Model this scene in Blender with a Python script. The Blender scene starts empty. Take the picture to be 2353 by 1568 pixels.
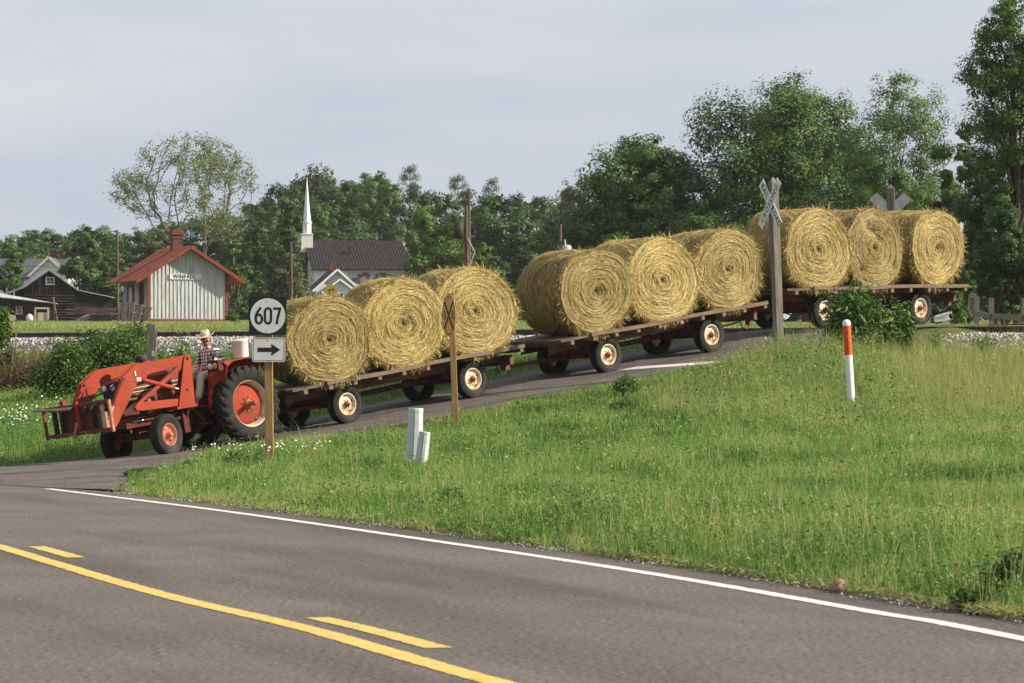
import bpy, math, random
import numpy as np
from mathutils import Matrix, Vector
random.seed(7)
rng = np.random.default_rng(7)
C = bpy.context.scene
COL = C.collection
R = math.radians

# ---------------------------------------------------------------- camera
FPX = 9500.0      # focal length in pixels of a 2352 px wide picture
EYE = 1.4
cam = bpy.data.cameras.new('camera')
cam.sensor_width = 36.0
cam.lens = FPX / 2352 * 36
cam.shift_y = 116 / 2352
cam.clip_start = 0.5
cam.clip_end = 20000
cam.dof.use_dof = True
cam.dof.focus_distance = 80
cam.dof.aperture_fstop = 11
camo = bpy.data.objects.new('camera', cam)
COL.objects.link(camo)
camo.location = (0, 0, EYE)
camo.rotation_euler = (R(90), 0, 0)
C.camera = camo

# ---------------------------------------------------------------- light
SUN_EL, SUN_AZ = R(31), R(-7)          # azimuth measured from +X towards +Y
sdir = Vector((math.cos(SUN_EL) * math.cos(SUN_AZ), math.cos(SUN_EL) * math.sin(SUN_AZ), math.sin(SUN_EL)))
sun = bpy.data.lights.new('sun', 'SUN')
sun.energy = 5.0
sun.angle = R(0.8)
sun.color = (1.0, 0.90, 0.73)
suno = bpy.data.objects.new('sun', sun)
COL.objects.link(suno)
suno.rotation_euler = sdir.to_track_quat('Z', 'Y').to_euler()
suno.location = (60, 0, 60)
w = bpy.data.worlds.new('World')
C.world = w
w.use_nodes = True
nt = w.node_tree
nt.nodes.clear()
def nn(tree, typ, **kw):
    n = tree.nodes.new(typ)
    for k, v in kw.items(): setattr(n, k, v)
    return n
sky = nn(nt, 'ShaderNodeTexSky', sky_type='NISHITA')
sky.sun_disc = False
sky.sun_elevation = SUN_EL
sky.sun_rotation = R(90) - SUN_AZ
sky.air_density = 1.0
sky.dust_density = 2.0
bg = nn(nt, 'ShaderNodeBackground'); bg.inputs[1].default_value = 0.06
nt.links.new(sky.outputs[0], bg.inputs[0])
# a thin layer of high cloud, laid out by direction in the sky
tc = nn(nt, 'ShaderNodeTexCoord')
mp = nn(nt, 'ShaderNodeMapping'); mp.inputs['Scale'].default_value = (3.2, 3.2, 15.0)
mp.inputs['Location'].default_value = (1.3, 0.4, 0.6)
nt.links.new(tc.outputs['Generated'], mp.inputs[0])
nz = nn(nt, 'ShaderNodeTexNoise'); nz.inputs['Scale'].default_value = 1.7; nz.inputs['Detail'].default_value = 7; nz.inputs['Roughness'].default_value = 0.5
nt.links.new(mp.outputs[0], nz.inputs[0])
cr = nn(nt, 'ShaderNodeValToRGB')
e = cr.color_ramp.elements
e[0].position = 0.36; e[0].color = (0.395, 0.432, 0.505, 1)
e[1].position = 0.64; e[1].color = (0.525, 0.532, 0.555, 1)
e.new(0.47).color = (0.455, 0.476, 0.525, 1)
nt.links.new(nz.outputs[0], cr.inputs[0])
bg2 = nn(nt, 'ShaderNodeBackground'); bg2.inputs[1].default_value = 1.0
nt.links.new(cr.outputs[0], bg2.inputs[0])
mx = nn(nt, 'ShaderNodeMixShader'); mx.inputs[0].default_value = 0.8
nt.links.new(bg.outputs[0], mx.inputs[1]); nt.links.new(bg2.outputs[0], mx.inputs[2])
out = nn(nt, 'ShaderNodeOutputWorld'); nt.links.new(mx.outputs[0], out.inputs[0])
C.view_settings.view_transform = 'Standard'
C.view_settings.look = 'None'
C.view_settings.exposure = 0.66
C.view_settings.gamma = 1.0

# ---------------------------------------------------------------- helpers
def P(px, py, Y):
    """A point seen at picture position (px, py) standing at distance Y."""
    return Vector(((px - 1176) / FPX * Y, Y, EYE + (900 - py) / FPX * Y))

def mat(name, c1, c2=None, scale=5.0, stretch=(1, 1, 1), detail=5.0, rough=0.8, metal=0.0, bump=0.0, bscale=None,
        lo=0.35, hi=0.65, c3=None, s3=3.0, lo3=0.55, hi3=0.7, spec=0.3, speck=None, st3=(1, 1, 1), rot3=0.0):
    m = bpy.data.materials.new(name)
    m.use_nodes = True
    t = m.node_tree
    b = t.nodes['Principled BSDF']
    b.inputs['Roughness'].default_value = rough
    b.inputs['Metallic'].default_value = metal
    b.inputs['Specular IOR Level'].default_value = spec
    c4 = lambda c: (c[0], c[1], c[2], 1)
    b.inputs['Base Color'].default_value = c4(c1)
    m.diffuse_color = c4(c1)
    tcn = nn(t, 'ShaderNodeTexCoord')
    def noise(sc, st, det):
        mpn = nn(t, 'ShaderNodeMapping'); mpn.inputs['Scale'].default_value = st
        t.links.new(tcn.outputs['Object'], mpn.inputs[0])
        n = nn(t, 'ShaderNodeTexNoise'); n.inputs['Scale'].default_value = sc; n.inputs['Detail'].default_value = det
        t.links.new(mpn.outputs[0], n.inputs[0])
        return n
    last = None
    if c2 is not None:
        n = noise(scale, stretch, detail)
        r = nn(t, 'ShaderNodeValToRGB')
        r.color_ramp.elements[0].position = lo; r.color_ramp.elements[0].color = c4(c1)
        r.color_ramp.elements[1].position = hi; r.color_ramp.elements[1].color = c4(c2)
        t.links.new(n.outputs[0], r.inputs[0])
        last = r.outputs[0]
    if c3 is not None:
        n3 = noise(s3, st3, 6)
        mp3 = n3.inputs[0].links[0].from_node; mp3.vector_type = 'TEXTURE'
        mp3.inputs['Rotation'].default_value = (0, 0, rot3); mp3.inputs['Scale'].default_value = [1 / q for q in st3]
        r3 = nn(t, 'ShaderNodeValToRGB')
        r3.color_ramp.elements[0].position = lo3; r3.color_ramp.elements[0].color = (0, 0, 0, 1)
        r3.color_ramp.elements[1].position = hi3; r3.color_ramp.elements[1].color = (1, 1, 1, 1)
        t.links.new(n3.outputs[0], r3.inputs[0])
        mxn = nn(t, 'ShaderNodeMix', data_type='RGBA')
        t.links.new(r3.outputs[0], mxn.inputs[0])
        if last: t.links.new(last, mxn.inputs[6])
        else: mxn.inputs[6].default_value = c4(c1)
        mxn.inputs[7].default_value = c4(c3)
        last = mxn.outputs[2]
    if speck:                                                        # fine grain: single stones of the surface
        ns = noise(speck[0], (1, 1, 1), 3)
        rs_ = nn(t, 'ShaderNodeMapRange'); rs_.inputs[1].default_value = .3; rs_.inputs[2].default_value = .7
        rs_.inputs[3].default_value = 1 - speck[1]; rs_.inputs[4].default_value = 1 + speck[1]
        t.links.new(ns.outputs[0], rs_.inputs[0])
        vm = nn(t, 'ShaderNodeVectorMath', operation='SCALE')
        if last: t.links.new(last, vm.inputs[0])
        else: vm.inputs[0].default_value = c1
        t.links.new(rs_.outputs[0], vm.inputs['Scale'])
        last = vm.outputs[0]
    if last: t.links.new(last, b.inputs['Base Color'])
    if bump:
        nb = noise(bscale or scale * 3, stretch, 6)
        bn = nn(t, 'ShaderNodeBump'); bn.inputs['Strength'].default_value = bump; bn.inputs['Distance'].default_value = 0.02
        t.links.new(nb.outputs[0], bn.inputs['Height'])
        t.links.new(bn.outputs[0], b.inputs['Normal'])
    return m

def ramp_mat(name, cols, rough=0.7, transl=0.25, spec=0.25):
    """Colour picked along a ramp by the 'tint' every blade or leaf carries; thin leaves let some light through."""
    m = bpy.data.materials.new(name)
    m.use_nodes = True
    t = m.node_tree
    b = t.nodes['Principled BSDF']
    b.inputs['Roughness'].default_value = rough
    b.inputs['Specular IOR Level'].default_value = spec
    a = nn(t, 'ShaderNodeAttribute', attribute_name='tint')
    r = nn(t, 'ShaderNodeValToRGB')
    el = r.color_ramp.elements
    while len(el) < len(cols): el.new(0.5)
    for i, c in enumerate(cols):
        el[i].position = i / (len(cols) - 1); el[i].color = (*c, 1)
    t.links.new(a.outputs['Fac'], r.inputs[0])
    t.links.new(r.outputs[0], b.inputs['Base Color'])
    if transl:
        tr = nn(t, 'ShaderNodeBsdfTranslucent')
        t.links.new(r.outputs[0], tr.inputs[0])
        ms = nn(t, 'ShaderNodeMixShader'); ms.inputs[0].default_value = transl
        t.links.new(b.outputs[0], ms.inputs[1]); t.links.new(tr.outputs[0], ms.inputs[2])
        t.links.new(ms.outputs[0], t.nodes['Material Output'].inputs[0])
    m.diffuse_color = (*cols[len(cols) // 2], 1)
    return m

def tag(o, label=None, cat=None, group=None, kind=None):
    if label: o['label'] = label
    if cat: o['category'] = cat
    if group: o['group'] = group
    if kind: o['kind'] = kind
    return o

def empty(name, parent=None, mw=None, label=None, cat=None, group=None):
    o = bpy.data.objects.new(name, None)
    o.empty_display_size = 0.3
    COL.objects.link(o)
    if parent: o.parent = parent
    if mw is not None: o.matrix_world = mw
    return tag(o, label, cat, group)

def link(name, me, parent=None, mw=None, label=None, cat=None, group=None, kind=None):
    o = bpy.data.objects.new(name, me)
    COL.objects.link(o)
    if parent: o.parent = parent
    if mw is not None: o.matrix_world = mw
    return tag(o, label, cat, group, kind)

def np_mesh(name, V, F, mats, midx=None, tint=None, smooth=False):
    """Mesh from numpy arrays; F is an (n,k) array or a list of such arrays."""
    Fs = F if isinstance(F, list) else [F]
    me = bpy.data.meshes.new(name)
    me.vertices.add(len(V)); me.vertices.foreach_set('co', np.asarray(V, np.float32).ravel())
    loops = np.concatenate([f.ravel() for f in Fs]).astype(np.int32)
    tot = np.concatenate([np.full(len(f), f.shape[1], np.int32) for f in Fs])
    st = np.concatenate([[0], np.cumsum(tot)[:-1]]).astype(np.int32)
    me.loops.add(len(loops)); me.loops.foreach_set('vertex_index', loops)
    me.polygons.add(len(tot)); me.polygons.foreach_set('loop_start', st)
    try: me.polygons.foreach_set('loop_total', tot)
    except Exception: pass
    for m in mats: me.materials.append(m)
    if midx is not None: me.polygons.foreach_set('material_index', np.asarray(midx, np.int32))
    if smooth is not False: me.polygons.foreach_set('use_smooth', np.full(len(tot), True) if smooth is True else np.asarray(smooth, bool))
    if tint is not None:
        at = me.attributes.new('tint', 'FLOAT', 'FACE'); at.data.foreach_set('value', np.asarray(tint, np.float32))
    me.update(calc_edges=True)
    me.validate()
    return me

class MB:
    """Collects shapes and links them as one mesh object."""
    def __init__(s): s.V, s.F, s.M, s.S = [], [], [], []
    def add(s, vs, fs, m=0, sm=False, mx=None):
        k = len(s.V)
        for v in vs:
            v = Vector(v)
            s.V.append(tuple(mx @ v) if mx is not None else tuple(v))
        for f in fs: s.F.append([k + i for i in f]); s.M.append(m); s.S.append(sm)
        return s
    def box(s, c, d, m=0, rot=None, mx=None):
        x, y, z = d[0] / 2, d[1] / 2, d[2] / 2
        T = Matrix.Translation(c)
        if rot is not None: T = T @ rot
        if mx is not None: T = mx @ T
        vs = [(a, b, cc) for a in (-x, x) for b in (-y, y) for cc in (-z, z)]
        return s.add(vs, [(0, 1, 3, 2), (4, 6, 7, 5), (0, 4, 5, 1), (2, 3, 7, 6), (0, 2, 6, 4), (1, 5, 7, 3)], m, False, T)
    def beam(s, a, b, w, h, m=0, up=(0, 0, 1)):
        a, b = Vector(a), Vector(b)
        d = (b - a); L = d.length; d.normalize()
        u = Vector(up); sx = d.cross(u)
        if sx.length < 1e-4: sx = d.cross(Vector((0, 1, 0)))
        sx.normalize(); u = sx.cross(d)
        mm = Matrix((d, sx, u)).transposed().to_4x4(); mm.translation = (a + b) / 2
        return s.box((0, 0, 0), (L, w, h), m, None, mm)
    def tube(s, pts, r, n=8, m=0, sm=True, caps=True):
        pts = [Vector(p) for p in pts]
        rs = r if isinstance(r, (list, tuple)) else [r] * len(pts)
        vs, fs = [], []
        d0 = (pts[1] - pts[0]).normalized()
        a = d0.orthogonal().normalized()
        for i, p in enumerate(pts):
            d = (pts[min(i + 1, len(pts) - 1)] - pts[max(i - 1, 0)]).normalized()
            a = (a - d * a.dot(d))
            a = a.normalized() if a.length > 1e-6 else d.orthogonal().normalized()
            b = d.cross(a)
            for k in range(n):
                t = 2 * math.pi * k / n
                vs.append(p + (a * math.cos(t) + b * math.sin(t)) * rs[i])
        for i in range(len(pts) - 1):
            for k in range(n):
                fs.append((i * n + k, i * n + (k + 1) % n, (i + 1) * n + (k + 1) % n, (i + 1) * n + k))
        s.add(vs, fs, m, sm)
        if caps:
            L = (len(pts) - 1) * n
            s.add(vs[:n], [tuple(range(n - 1, -1, -1))], m)
            s.add(vs[L:], [tuple(range(n))], m)
        return s
    def lathe(s, prof, c=(0, 0, 0), n=32, m=0, sm=True, mx=None, axis='y'):
        """prof: (radius, position along the axis)."""
        vs, fs = [], []
        for (r, h) in prof:
            for k in range(n):
                t = 2 * math.pi * k / n
                q = (r * math.cos(t), h, r * math.sin(t)) if axis == 'y' else (r * math.cos(t), r * math.sin(t), h)
                vs.append((c[0] + q[0], c[1] + q[1], c[2] + q[2]))
        for i in range(len(prof) - 1):
            for k in range(n):
                f = (i * n + k, i * n + (k + 1) % n, (i + 1) * n + (k + 1) % n, (i + 1) * n + k)
                fs.append(f)
        return s.add(vs, fs, m, sm, mx)
    def prism(s, poly, a, b, m=0, mx=None, plane='xz'):
        n = len(poly)
        if plane == 'xz': vs = [(x, a, z) for x, z in poly] + [(x, b, z) for x, z in poly]
        elif plane == 'xy': vs = [(x, y, a) for x, y in poly] + [(x, y, b) for x, y in poly]
        else: vs = [(a, y, z) for y, z in poly] + [(b, y, z) for y, z in poly]
        fs = [tuple(range(n)), tuple(range(2 * n - 1, n - 1, -1))] + [(i, (i + 1) % n, n + (i + 1) % n, n + i) for i in range(n)]
        return s.add(vs, fs, m, False, mx)
    def mesh(s, name, mats):
        me = bpy.data.meshes.new(name)
        me.from_pydata(s.V, [], s.F)
        for q in (mats if isinstance(mats, (list, tuple)) else [mats]): me.materials.append(q)
        me.polygons.foreach_set('material_index', s.M)
        me.polygons.foreach_set('use_smooth', s.S)
        me.validate()
        import bmesh
        bm = bmesh.new(); bm.from_mesh(me)
        bmesh.ops.recalc_face_normals(bm, faces=bm.faces)
        bm.to_mesh(me); bm.free()
        me.update()
        return me
    def build(s, name, mats, parent=None, mw=None, bevel=0, label=None, cat=None, group=None, kind=None):
        o = link(name, s.mesh(name, mats), parent, mw, label, cat, group, kind)
        if bevel:
            md = o.modifiers.new('bevel', 'BEVEL'); md.width = bevel; md.segments = 2; md.limit_method = 'ANGLE'
        return o

def copy_tree(o, parent=None):
    c = o.copy(); COL.objects.link(c)
    if parent: c.parent = parent
    for ch in list(o.children): copy_tree(ch, c)
    return c

def text_mesh(txt, size, m, sx=1.0, depth=0.002, bold=0.0, space=1.0):
    """Lettering as a flat mesh in the xy plane, centred."""
    cu = bpy.data.curves.new('letters', 'FONT')
    cu.body = txt; cu.size = size; cu.extrude = depth; cu.offset = bold
    cu.space_character = space; cu.align_x = 'CENTER'; cu.align_y = 'CENTER'
    o = bpy.data.objects.new('letters', cu); COL.objects.link(o)
    dg = bpy.context.evaluated_depsgraph_get(); dg.update()
    me = bpy.data.meshes.new_from_object(o.evaluated_get(dg))
    bpy.data.objects.remove(o); bpy.data.curves.remove(cu)
    for v in me.vertices: v.co.x *= sx
    me.materials.clear(); me.materials.append(m)
    return me

def ribbon(mb, pts, wd, z0, z1, m=0, mx=None, closed=False):
    """A flat stroke of even width along a path in the xy plane (for lettering)."""
    n = len(pts)
    Pn = [Vector((p[0], p[1])) for p in pts]
    L, Rr = [], []
    for i in range(n):
        if closed: d = Pn[(i + 1) % n] - Pn[i - 1]
        else: d = Pn[min(i + 1, n - 1)] - Pn[max(i - 1, 0)]
        d.normalize(); q = Vector((-d.y, d.x)) * wd / 2
        L.append(Pn[i] + q); Rr.append(Pn[i] - q)
    vs = [(p.x, p.y, z1) for p in L] + [(p.x, p.y, z1) for p in Rr] + [(p.x, p.y, z0) for p in L] + [(p.x, p.y, z0) for p in Rr]
    fs = []
    for i in range(n if closed else n - 1):
        j = (i + 1) % n
        fs += [(i, j, n + j, n + i), (i, 2 * n + i, 2 * n + j, j), (n + i, n + j, 3 * n + j, 3 * n + i)]
    mb.add(vs, fs, m, False, mx)

def basis(O, F, L):
    F = Vector(F).normalized(); L = Vector(L); L = (L - F * L.dot(F)).normalized(); U = F.cross(L)
    mm = Matrix((F, L, U)).transposed().to_4x4(); mm.translation = O
    return mm
def facing(loc, n, roll=0.0):
    """Frame for a sign: local x to its right as read, y up, z out of its face along n."""
    z = Vector((n[0], n[1], n[2] if len(n) > 2 else 0)).normalized()
    x = Vector((0, 0, 1)).cross(z).normalized(); y = z.cross(x)
    mm = Matrix((x, y, z)).transposed().to_4x4() @ Matrix.Rotation(roll, 4, 'Z'); mm.translation = loc
    return mm
def yaw(loc, a): return Matrix.Translation(loc) @ Matrix.Rotation(a, 4, 'Z')

# ---------------------------------------------------------------- the lie of the land
def flat(px, py):           # a point on the level main road
    Y = EYE * FPX / (py - 900); return Vector(((px - 1176) / FPX * Y, Y, 0))
def smooth_line(pts, n=12):
    pts = [Vector(p) for p in pts]; o = []
    for i in range(len(pts) - 1):
        a, b, c, d = pts[max(i - 1, 0)], pts[i], pts[i + 1], pts[min(i + 2, len(pts) - 1)]
        for k in range(n):
            t = k / n
            o.append(0.5 * ((2 * b) + (c - a) * t + (2 * a - 5 * b + 4 * c - d) * t * t + (3 * b - a - 3 * c + d) * t ** 3))
    o.append(pts[-1]); return o
def offset(line, d):
    o = []
    for i, p in enumerate(line):
        t = line[min(i + 1, len(line) - 1)] - line[max(i - 1, 0)]
        t.z = 0; t.normalize(); o.append(p + Vector((-t.y, t.x, 0)) * d)
    return o
white_line = smooth_line([(8.2, -6, 0), (5.6, 8, 0), flat(2352, 1468), flat(2000, 1405), flat(1500, 1318.5), flat(1000, 1243), flat(500, 1172), flat(110, 1122.5),
                          (-9.4, 69, 0), (-14.5, 85, 0), (-24, 110, 0), (-40, 146, 0)])
yellow_line = smooth_line([(6.3, -4, 0), (2.9, 8.5, 0), flat(1140, 1568), flat(704, 1444), flat(352, 1360), flat(0, 1256), (-6.9, 46.5, 0), (-10.4, 60, 0), (-18, 85, 0), (-27, 108, 0), (-43, 144, 0)])
U0 = np.array([-3.77, 81.58]); UD = np.array([.731, .682]); VN = np.array([.682, -.731])
def uv(u, v): return U0 + UD * u + VN * v
ZU = ([-10, -7, -4.4, -2.37, 0, 3.4, 7.1, 10.15, 13.7, 15.5, 16.9, 19, 24, 60], [-.02, .03, .193, .456, .795, 1.30, 1.81, 2.245, 2.76, 2.84, 2.88, 2.93, 3.0, 3.6])
def road_z(u, v):
    z = np.interp(u, *ZU)
    return z + (v - .8) * .055 * np.clip((8 - u) / 9, 0, 1) * (1 if v < .8 else .5)
TR0 = np.array([7.0, 93.0]); TD = np.array([.6, -.8]); TN = np.array([-.8, -.6])      # the near rail; TN points to the camera's side
def rail_z(s): return 2.85 - .008 * s
ctrl = []
def cp(x, y, z): ctrl.append((x, y, z))
for p in white_line[::4]:
    if 4 < p.y < 125: cp(p.x, p.y, 0)
for p in offset(white_line, -0.9)[::4]:
    if 4 < p.y < 56: cp(p.x, p.y, .02)
for p in yellow_line[::6]:
    if 4 < p.y < 125: cp(p.x, p.y, 0)
for p in offset(yellow_line, 6)[::6]:
    if 4 < p.y < 125: cp(p.x, p.y, -.03)
for u in np.arange(-4.4, 40, 1.6):
    for v in (-1.7, .8, 3.0):
        q = uv(u, v); cp(q[0], q[1], float(road_z(u, v)))
for px, py, Y in [(618, 1066, 68), (1047, 985, 78), (955, 1072, 62), (1955, 938, 75), (1788, 822, 83), (2352, 822, 85.5), (2200, 835, 84.5), (2352, 1250, 34), (2352, 1100, 50), (2352, 960, 70),
                  (1600, 960, 73), (1400, 1030, 66), (1700, 1100, 55), (800, 1020, 71), (450, 1068, 68.5),
                  (60, 1010, 84), (60, 940, 95), (200, 1035, 84), (450, 985, 85), (900, 893, 88.5), (900, 850, 97), (450, 842, 103), (1200, 815, 97.5), (150, 860, 108), (0, 845, 113)]:
    p = P(px, py, Y); cp(p.x, p.y, p.z)
for s in np.arange(-70, 30, 7):
    if abs(s) < 3: continue
    for o, dz in ((3.4, -.85), (1.5, -.35), (-1.4, -.35), (-5, -.5)):
        q = TR0 + TD * s + TN * o
        cp(q[0], q[1], float(rail_z(s)) + dz)
for x in (-80, -45, 45, 80):
    for y in (-10, 40): cp(x, y, .6 if x > 0 else -.4)
cp(14, 60, 1.2); cp(14, 30, .4); cp(25, 70, 1.9); cp(-35, 95, .6); cp(-60, 120, 1.5)
for x in (-60, -30, 0, 30, 60):
    for y in (150, 175): cp(x, y, 3.05 + (y - 115) * .0186)
CT = np.array(ctrl)
def _k(d2): return .5 * d2 * np.log(d2 + 1e-9)
_n = len(CT)
_A = np.zeros((_n + 3, _n + 3))
_A[:_n, :_n] = _k(((CT[:, None, :2] - CT[None, :, :2]) ** 2).sum(-1)) + np.eye(_n) * .25
_A[:_n, _n] = 1; _A[:_n, _n + 1:] = CT[:, :2]; _A[_n:, :_n] = _A[:_n, _n:].T
_w = np.linalg.solve(_A, np.concatenate([CT[:, 2], np.zeros(3)]))
def ground(x, y):
    x = np.atleast_1d(np.asarray(x, float)); y = np.atleast_1d(np.asarray(y, float))
    z = np.empty(len(x))
    for i in range(0, len(x), 8000):
        q = np.stack([x[i:i + 8000], y[i:i + 8000]], 1)
        z[i:i + 8000] = _k(((q[:, None] - CT[None, :, :2]) ** 2).sum(-1)) @ _w[:_n] + _w[_n] + q @ _w[_n + 1:]
    far = 3.05 + (np.minimum(y, 460) - 115) * .0186
    t = np.clip((y - 128) / 30, 0, 1); t = t * t * (3 - 2 * t)
    near_edge = np.clip((np.abs(x) - 45) / 30, 0, 1)
    flatz = np.where(y < 100, np.clip(x * .012, -.6, .6), far)
    z = z * (1 - near_edge) + flatz * near_edge
    return z * (1 - t) + far * t
def gz(x, y): return float(ground(x, y)[0])

def inside(poly, x, y):
    poly = np.asarray([(p[0], p[1]) for p in poly]); r = np.zeros(len(x), bool)
    j = len(poly) - 1
    for i in range(len(poly)):
        xi, yi, xj, yj = *poly[i], *poly[j]
        c = ((yi > y) != (yj > y)) & (x < (xj - xi) * (y - yi) / (yj - yi + 1e-12) + xi)
        r ^= c; j = i
    return r
edge = offset(white_line, -.5)
main_far = offset(yellow_line, 4.6)
main_poly = [(p.x, p.y) for p in edge] + [(p.x, p.y) for p in reversed(main_far)]
near_e = [(-5.3, 57.6), (-5.72, 61.5), (-5.62, 66), (-5.25, 71.5)] + [tuple(uv(u, 3.0 + .12 * math.sin(u * 1.7))) for u in np.arange(-3.6, 52, 1.3)]
far_e = [(-15, 76.2), (-13, 75.9), (-11.2, 76.4), (-9.6, 77.6)] + [tuple(uv(u, -1.7 + .1 * math.sin(u * 1.3 + 1))) for u in np.arange(-3.6, 52, 1.3)]
side_poly = near_e + far_e[::-1]
def ballast_off(x, y):
    o = (x - TR0[0]) * TN[0] + (y - TR0[1]) * TN[1]; s = (x - TR0[0]) * TD[0] + (y - TR0[1]) * TD[1]
    return o, s

# ---------------------------------------------------------------- setting materials
M = {}
M['asphalt'] = mat('asphalt', (.112, .097, .088), (.138, .119, .108), .9, (1, .5, 1), 9, .9, bump=.35, bscale=110, c3=(.086, .074, .068), s3=.9, lo3=.46, hi3=.66, st3=(1, .09, 1), rot3=R(15), speck=(26, .62), spec=.2)
M['old_asphalt'] = mat('old_asphalt', (.100, .086, .079), (.138, .120, .110), 1.3, (1, 1, 1), 9, .92, bump=.4, bscale=70, c3=(.078, .067, .062), s3=.8, lo3=.48, hi3=.66, st3=(1, .12, 1), rot3=R(-47), speck=(24, .6), spec=.2)
M['white_paint'] = mat('white_paint', (.58, .565, .53), (.67, .655, .61), 4, rough=.7, c3=(.38, .35, .32), s3=8, lo3=.57, hi3=.74, speck=(80, .12))
M['yellow_paint'] = mat('yellow_paint', (.52, .375, .090), (.60, .445, .125), 4, rough=.75, c3=(.26, .19, .08), s3=7, lo3=.56, hi3=.74, speck=(80, .22))
M['soil'] = mat('soil', (.075, .085, .030), (.13, .145, .048), .55, (1, 1, 1), 9, .95, bump=.5, bscale=14, lo=.4, hi=.6, c3=(.13, .11, .055), s3=1.6, lo3=.58, hi3=.72, spec=.1)
M['stone'] = mat('stone', (.30, .28, .26), (.52, .49, .45), 9, rough=.9, lo=.3, hi=.7, spec=.2)
M['ballast'] = mat('ballast', (.10, .092, .085), (.36, .33, .30), 12, detail=4, rough=.95, bump=1.0, bscale=11, lo=.35, hi=.62, spec=.1)
M['rail_steel'] = mat('rail_steel', (.040, .026, .020), (.075, .048, .036), 14, rough=.7, spec=.3)
M['rail_head'] = mat('rail_head', (.30, .29, .28), rough=.35, metal=.8)
M['sleeper_wood'] = mat('sleeper_wood', (.030, .023, .018), (.075, .06, .048), 8, (1, 6, 1), rough=.9)

# the ground: one sheet, fine near the camera's view and coarse far off
def axis(lo, hi, step, far, g=1.22):
    a = list(np.arange(lo, hi + 1e-6, step)); d = step
    b = [a[-1]]
    while b[-1] < far: d *= g; b.append(b[-1] + d)
    d = step; c = [a[0]]
    while c[-1] > -far: d *= g; c.append(c[-1] - d)
    return np.array(c[:0:-1] + a + b[1:])
gx = axis(-20, 18, .4, 5000)
gy = axis(14, 128, .45, 6000)
gy = gy[gy > -400]
X, Y = np.meshgrid(gx, gy)
xf, yf = X.ravel(), Y.ravel()
zf = ground(xf, yf)
bump_n = .02 * np.sin(xf * 2.1 + yf * .7) * np.sin(yf * 1.3 - xf * .9) + .015 * np.sin(xf * 4.7 + 1.3 * yf)
zf = zf + bump_n * (np.abs(xf) < 30)
in_main = inside(main_poly, xf, yf); in_side = inside(side_poly, xf, yf)
zf[in_main | in_side] -= .14
zf -= .015
nx, ny = len(gx), len(gy)
ii = (np.arange(ny - 1)[:, None] * nx + np.arange(nx - 1)[None, :]).ravel()
link('ground', np_mesh('ground', np.stack([xf, yf, zf], 1), np.stack([ii, ii + 1, ii + nx + 1, ii + nx], 1), [M['soil']], smooth=True), kind='structure')

def strip(name, A, B, m, za, n=1, label=None, kind='structure', thick=0.0):
    """A sheet between two lines of equal length, n cells across, at height za(x, y)."""
    V = []
    for a, b in zip(A, B):
        for k in range(n + 1):
            t = k / n; x = a[0] * (1 - t) + b[0] * t; y = a[1] * (1 - t) + b[1] * t
            V.append((x, y, 0))
    V = np.array(V); V[:, 2] = za(V[:, 0], V[:, 1])
    W1 = n + 1
    F = np.array([(i * W1 + k, i * W1 + k + 1, (i + 1) * W1 + k + 1, (i + 1) * W1 + k) for i in range(len(A) - 1) for k in range(n)])
    v = V[F[0]]
    if np.cross(v[1] - v[0], v[2] - v[0])[2] < 0: F = F[:, ::-1]
    return link(name, np_mesh(name, V, F, [m]), label=label, kind=kind)
strip('main_road', edge, main_far, M['asphalt'], lambda x, y: np.zeros(len(x)), 4)
def side_h(x, y):
    z = ground(x, y) + .022
    z = np.where(inside(main_poly, x, y), .007, z)
    u = (x - U0[0]) * UD[0] + (y - U0[1]) * UD[1]; v = (x - U0[0]) * VN[0] + (y - U0[1]) * VN[1]
    rz = np.interp(u, *ZU) + np.where(v < .8, 1, .5) * (v - .8) * .055 * np.clip((8 - u) / 9, 0, 1)
    k = np.clip((u + 5.2) / 1.2, 0, 1)
    return z * (1 - k) + (rz + .004) * k
strip('side_road', near_e, far_e, M['old_asphalt'], side_h, 8)
# painted lines
def cut(line, y0, y1):
    o = []
    for i in range(len(line) - 1):
        a, b = line[i], line[i + 1]
        for k in range(6):
            p = a.lerp(b, k / 6)
            if y0 <= p.y <= y1: o.append(p)
    return o
def paint(name, line, wd, m):
    A, B = offset(line, wd / 2), offset(line, -wd / 2)
    for q in A + B: q.x += random.gauss(0, .0045)
    return strip(name, A, B, m, lambda x, y: np.full(len(x), .004))
paint('white_edge_line', cut(white_line, -4, 59.9), .14, M['white_paint'])
paint('yellow_centre_line', cut(yellow_line, -3, 140), .165, M['yellow_paint'])
dash_line = offset(yellow_line, -.33)
for y0, y1 in ((flat(205, 1282).y, flat(62, 1255).y), (flat(1043, 1501).y + .45, flat(705, 1418).y), (9.5, 12.6), (49.0, 52.0), (61, 64), (73, 76)):
    paint('yellow_dash', cut(dash_line, y0, y1), .16, M['yellow_paint'])
A_, B_ = [], []
for t in np.linspace(0, 1, 14):                                       # the stop line across the side road
    q = uv(7.6 + 1.0 * t, .9 + 2.0 * t); A_.append(tuple(q + UD * .28)); B_.append(tuple(q - UD * .28))
strip('stop_line', A_, B_, M['white_paint'], lambda x, y: side_h(x, y) + .006, 2)

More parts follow.
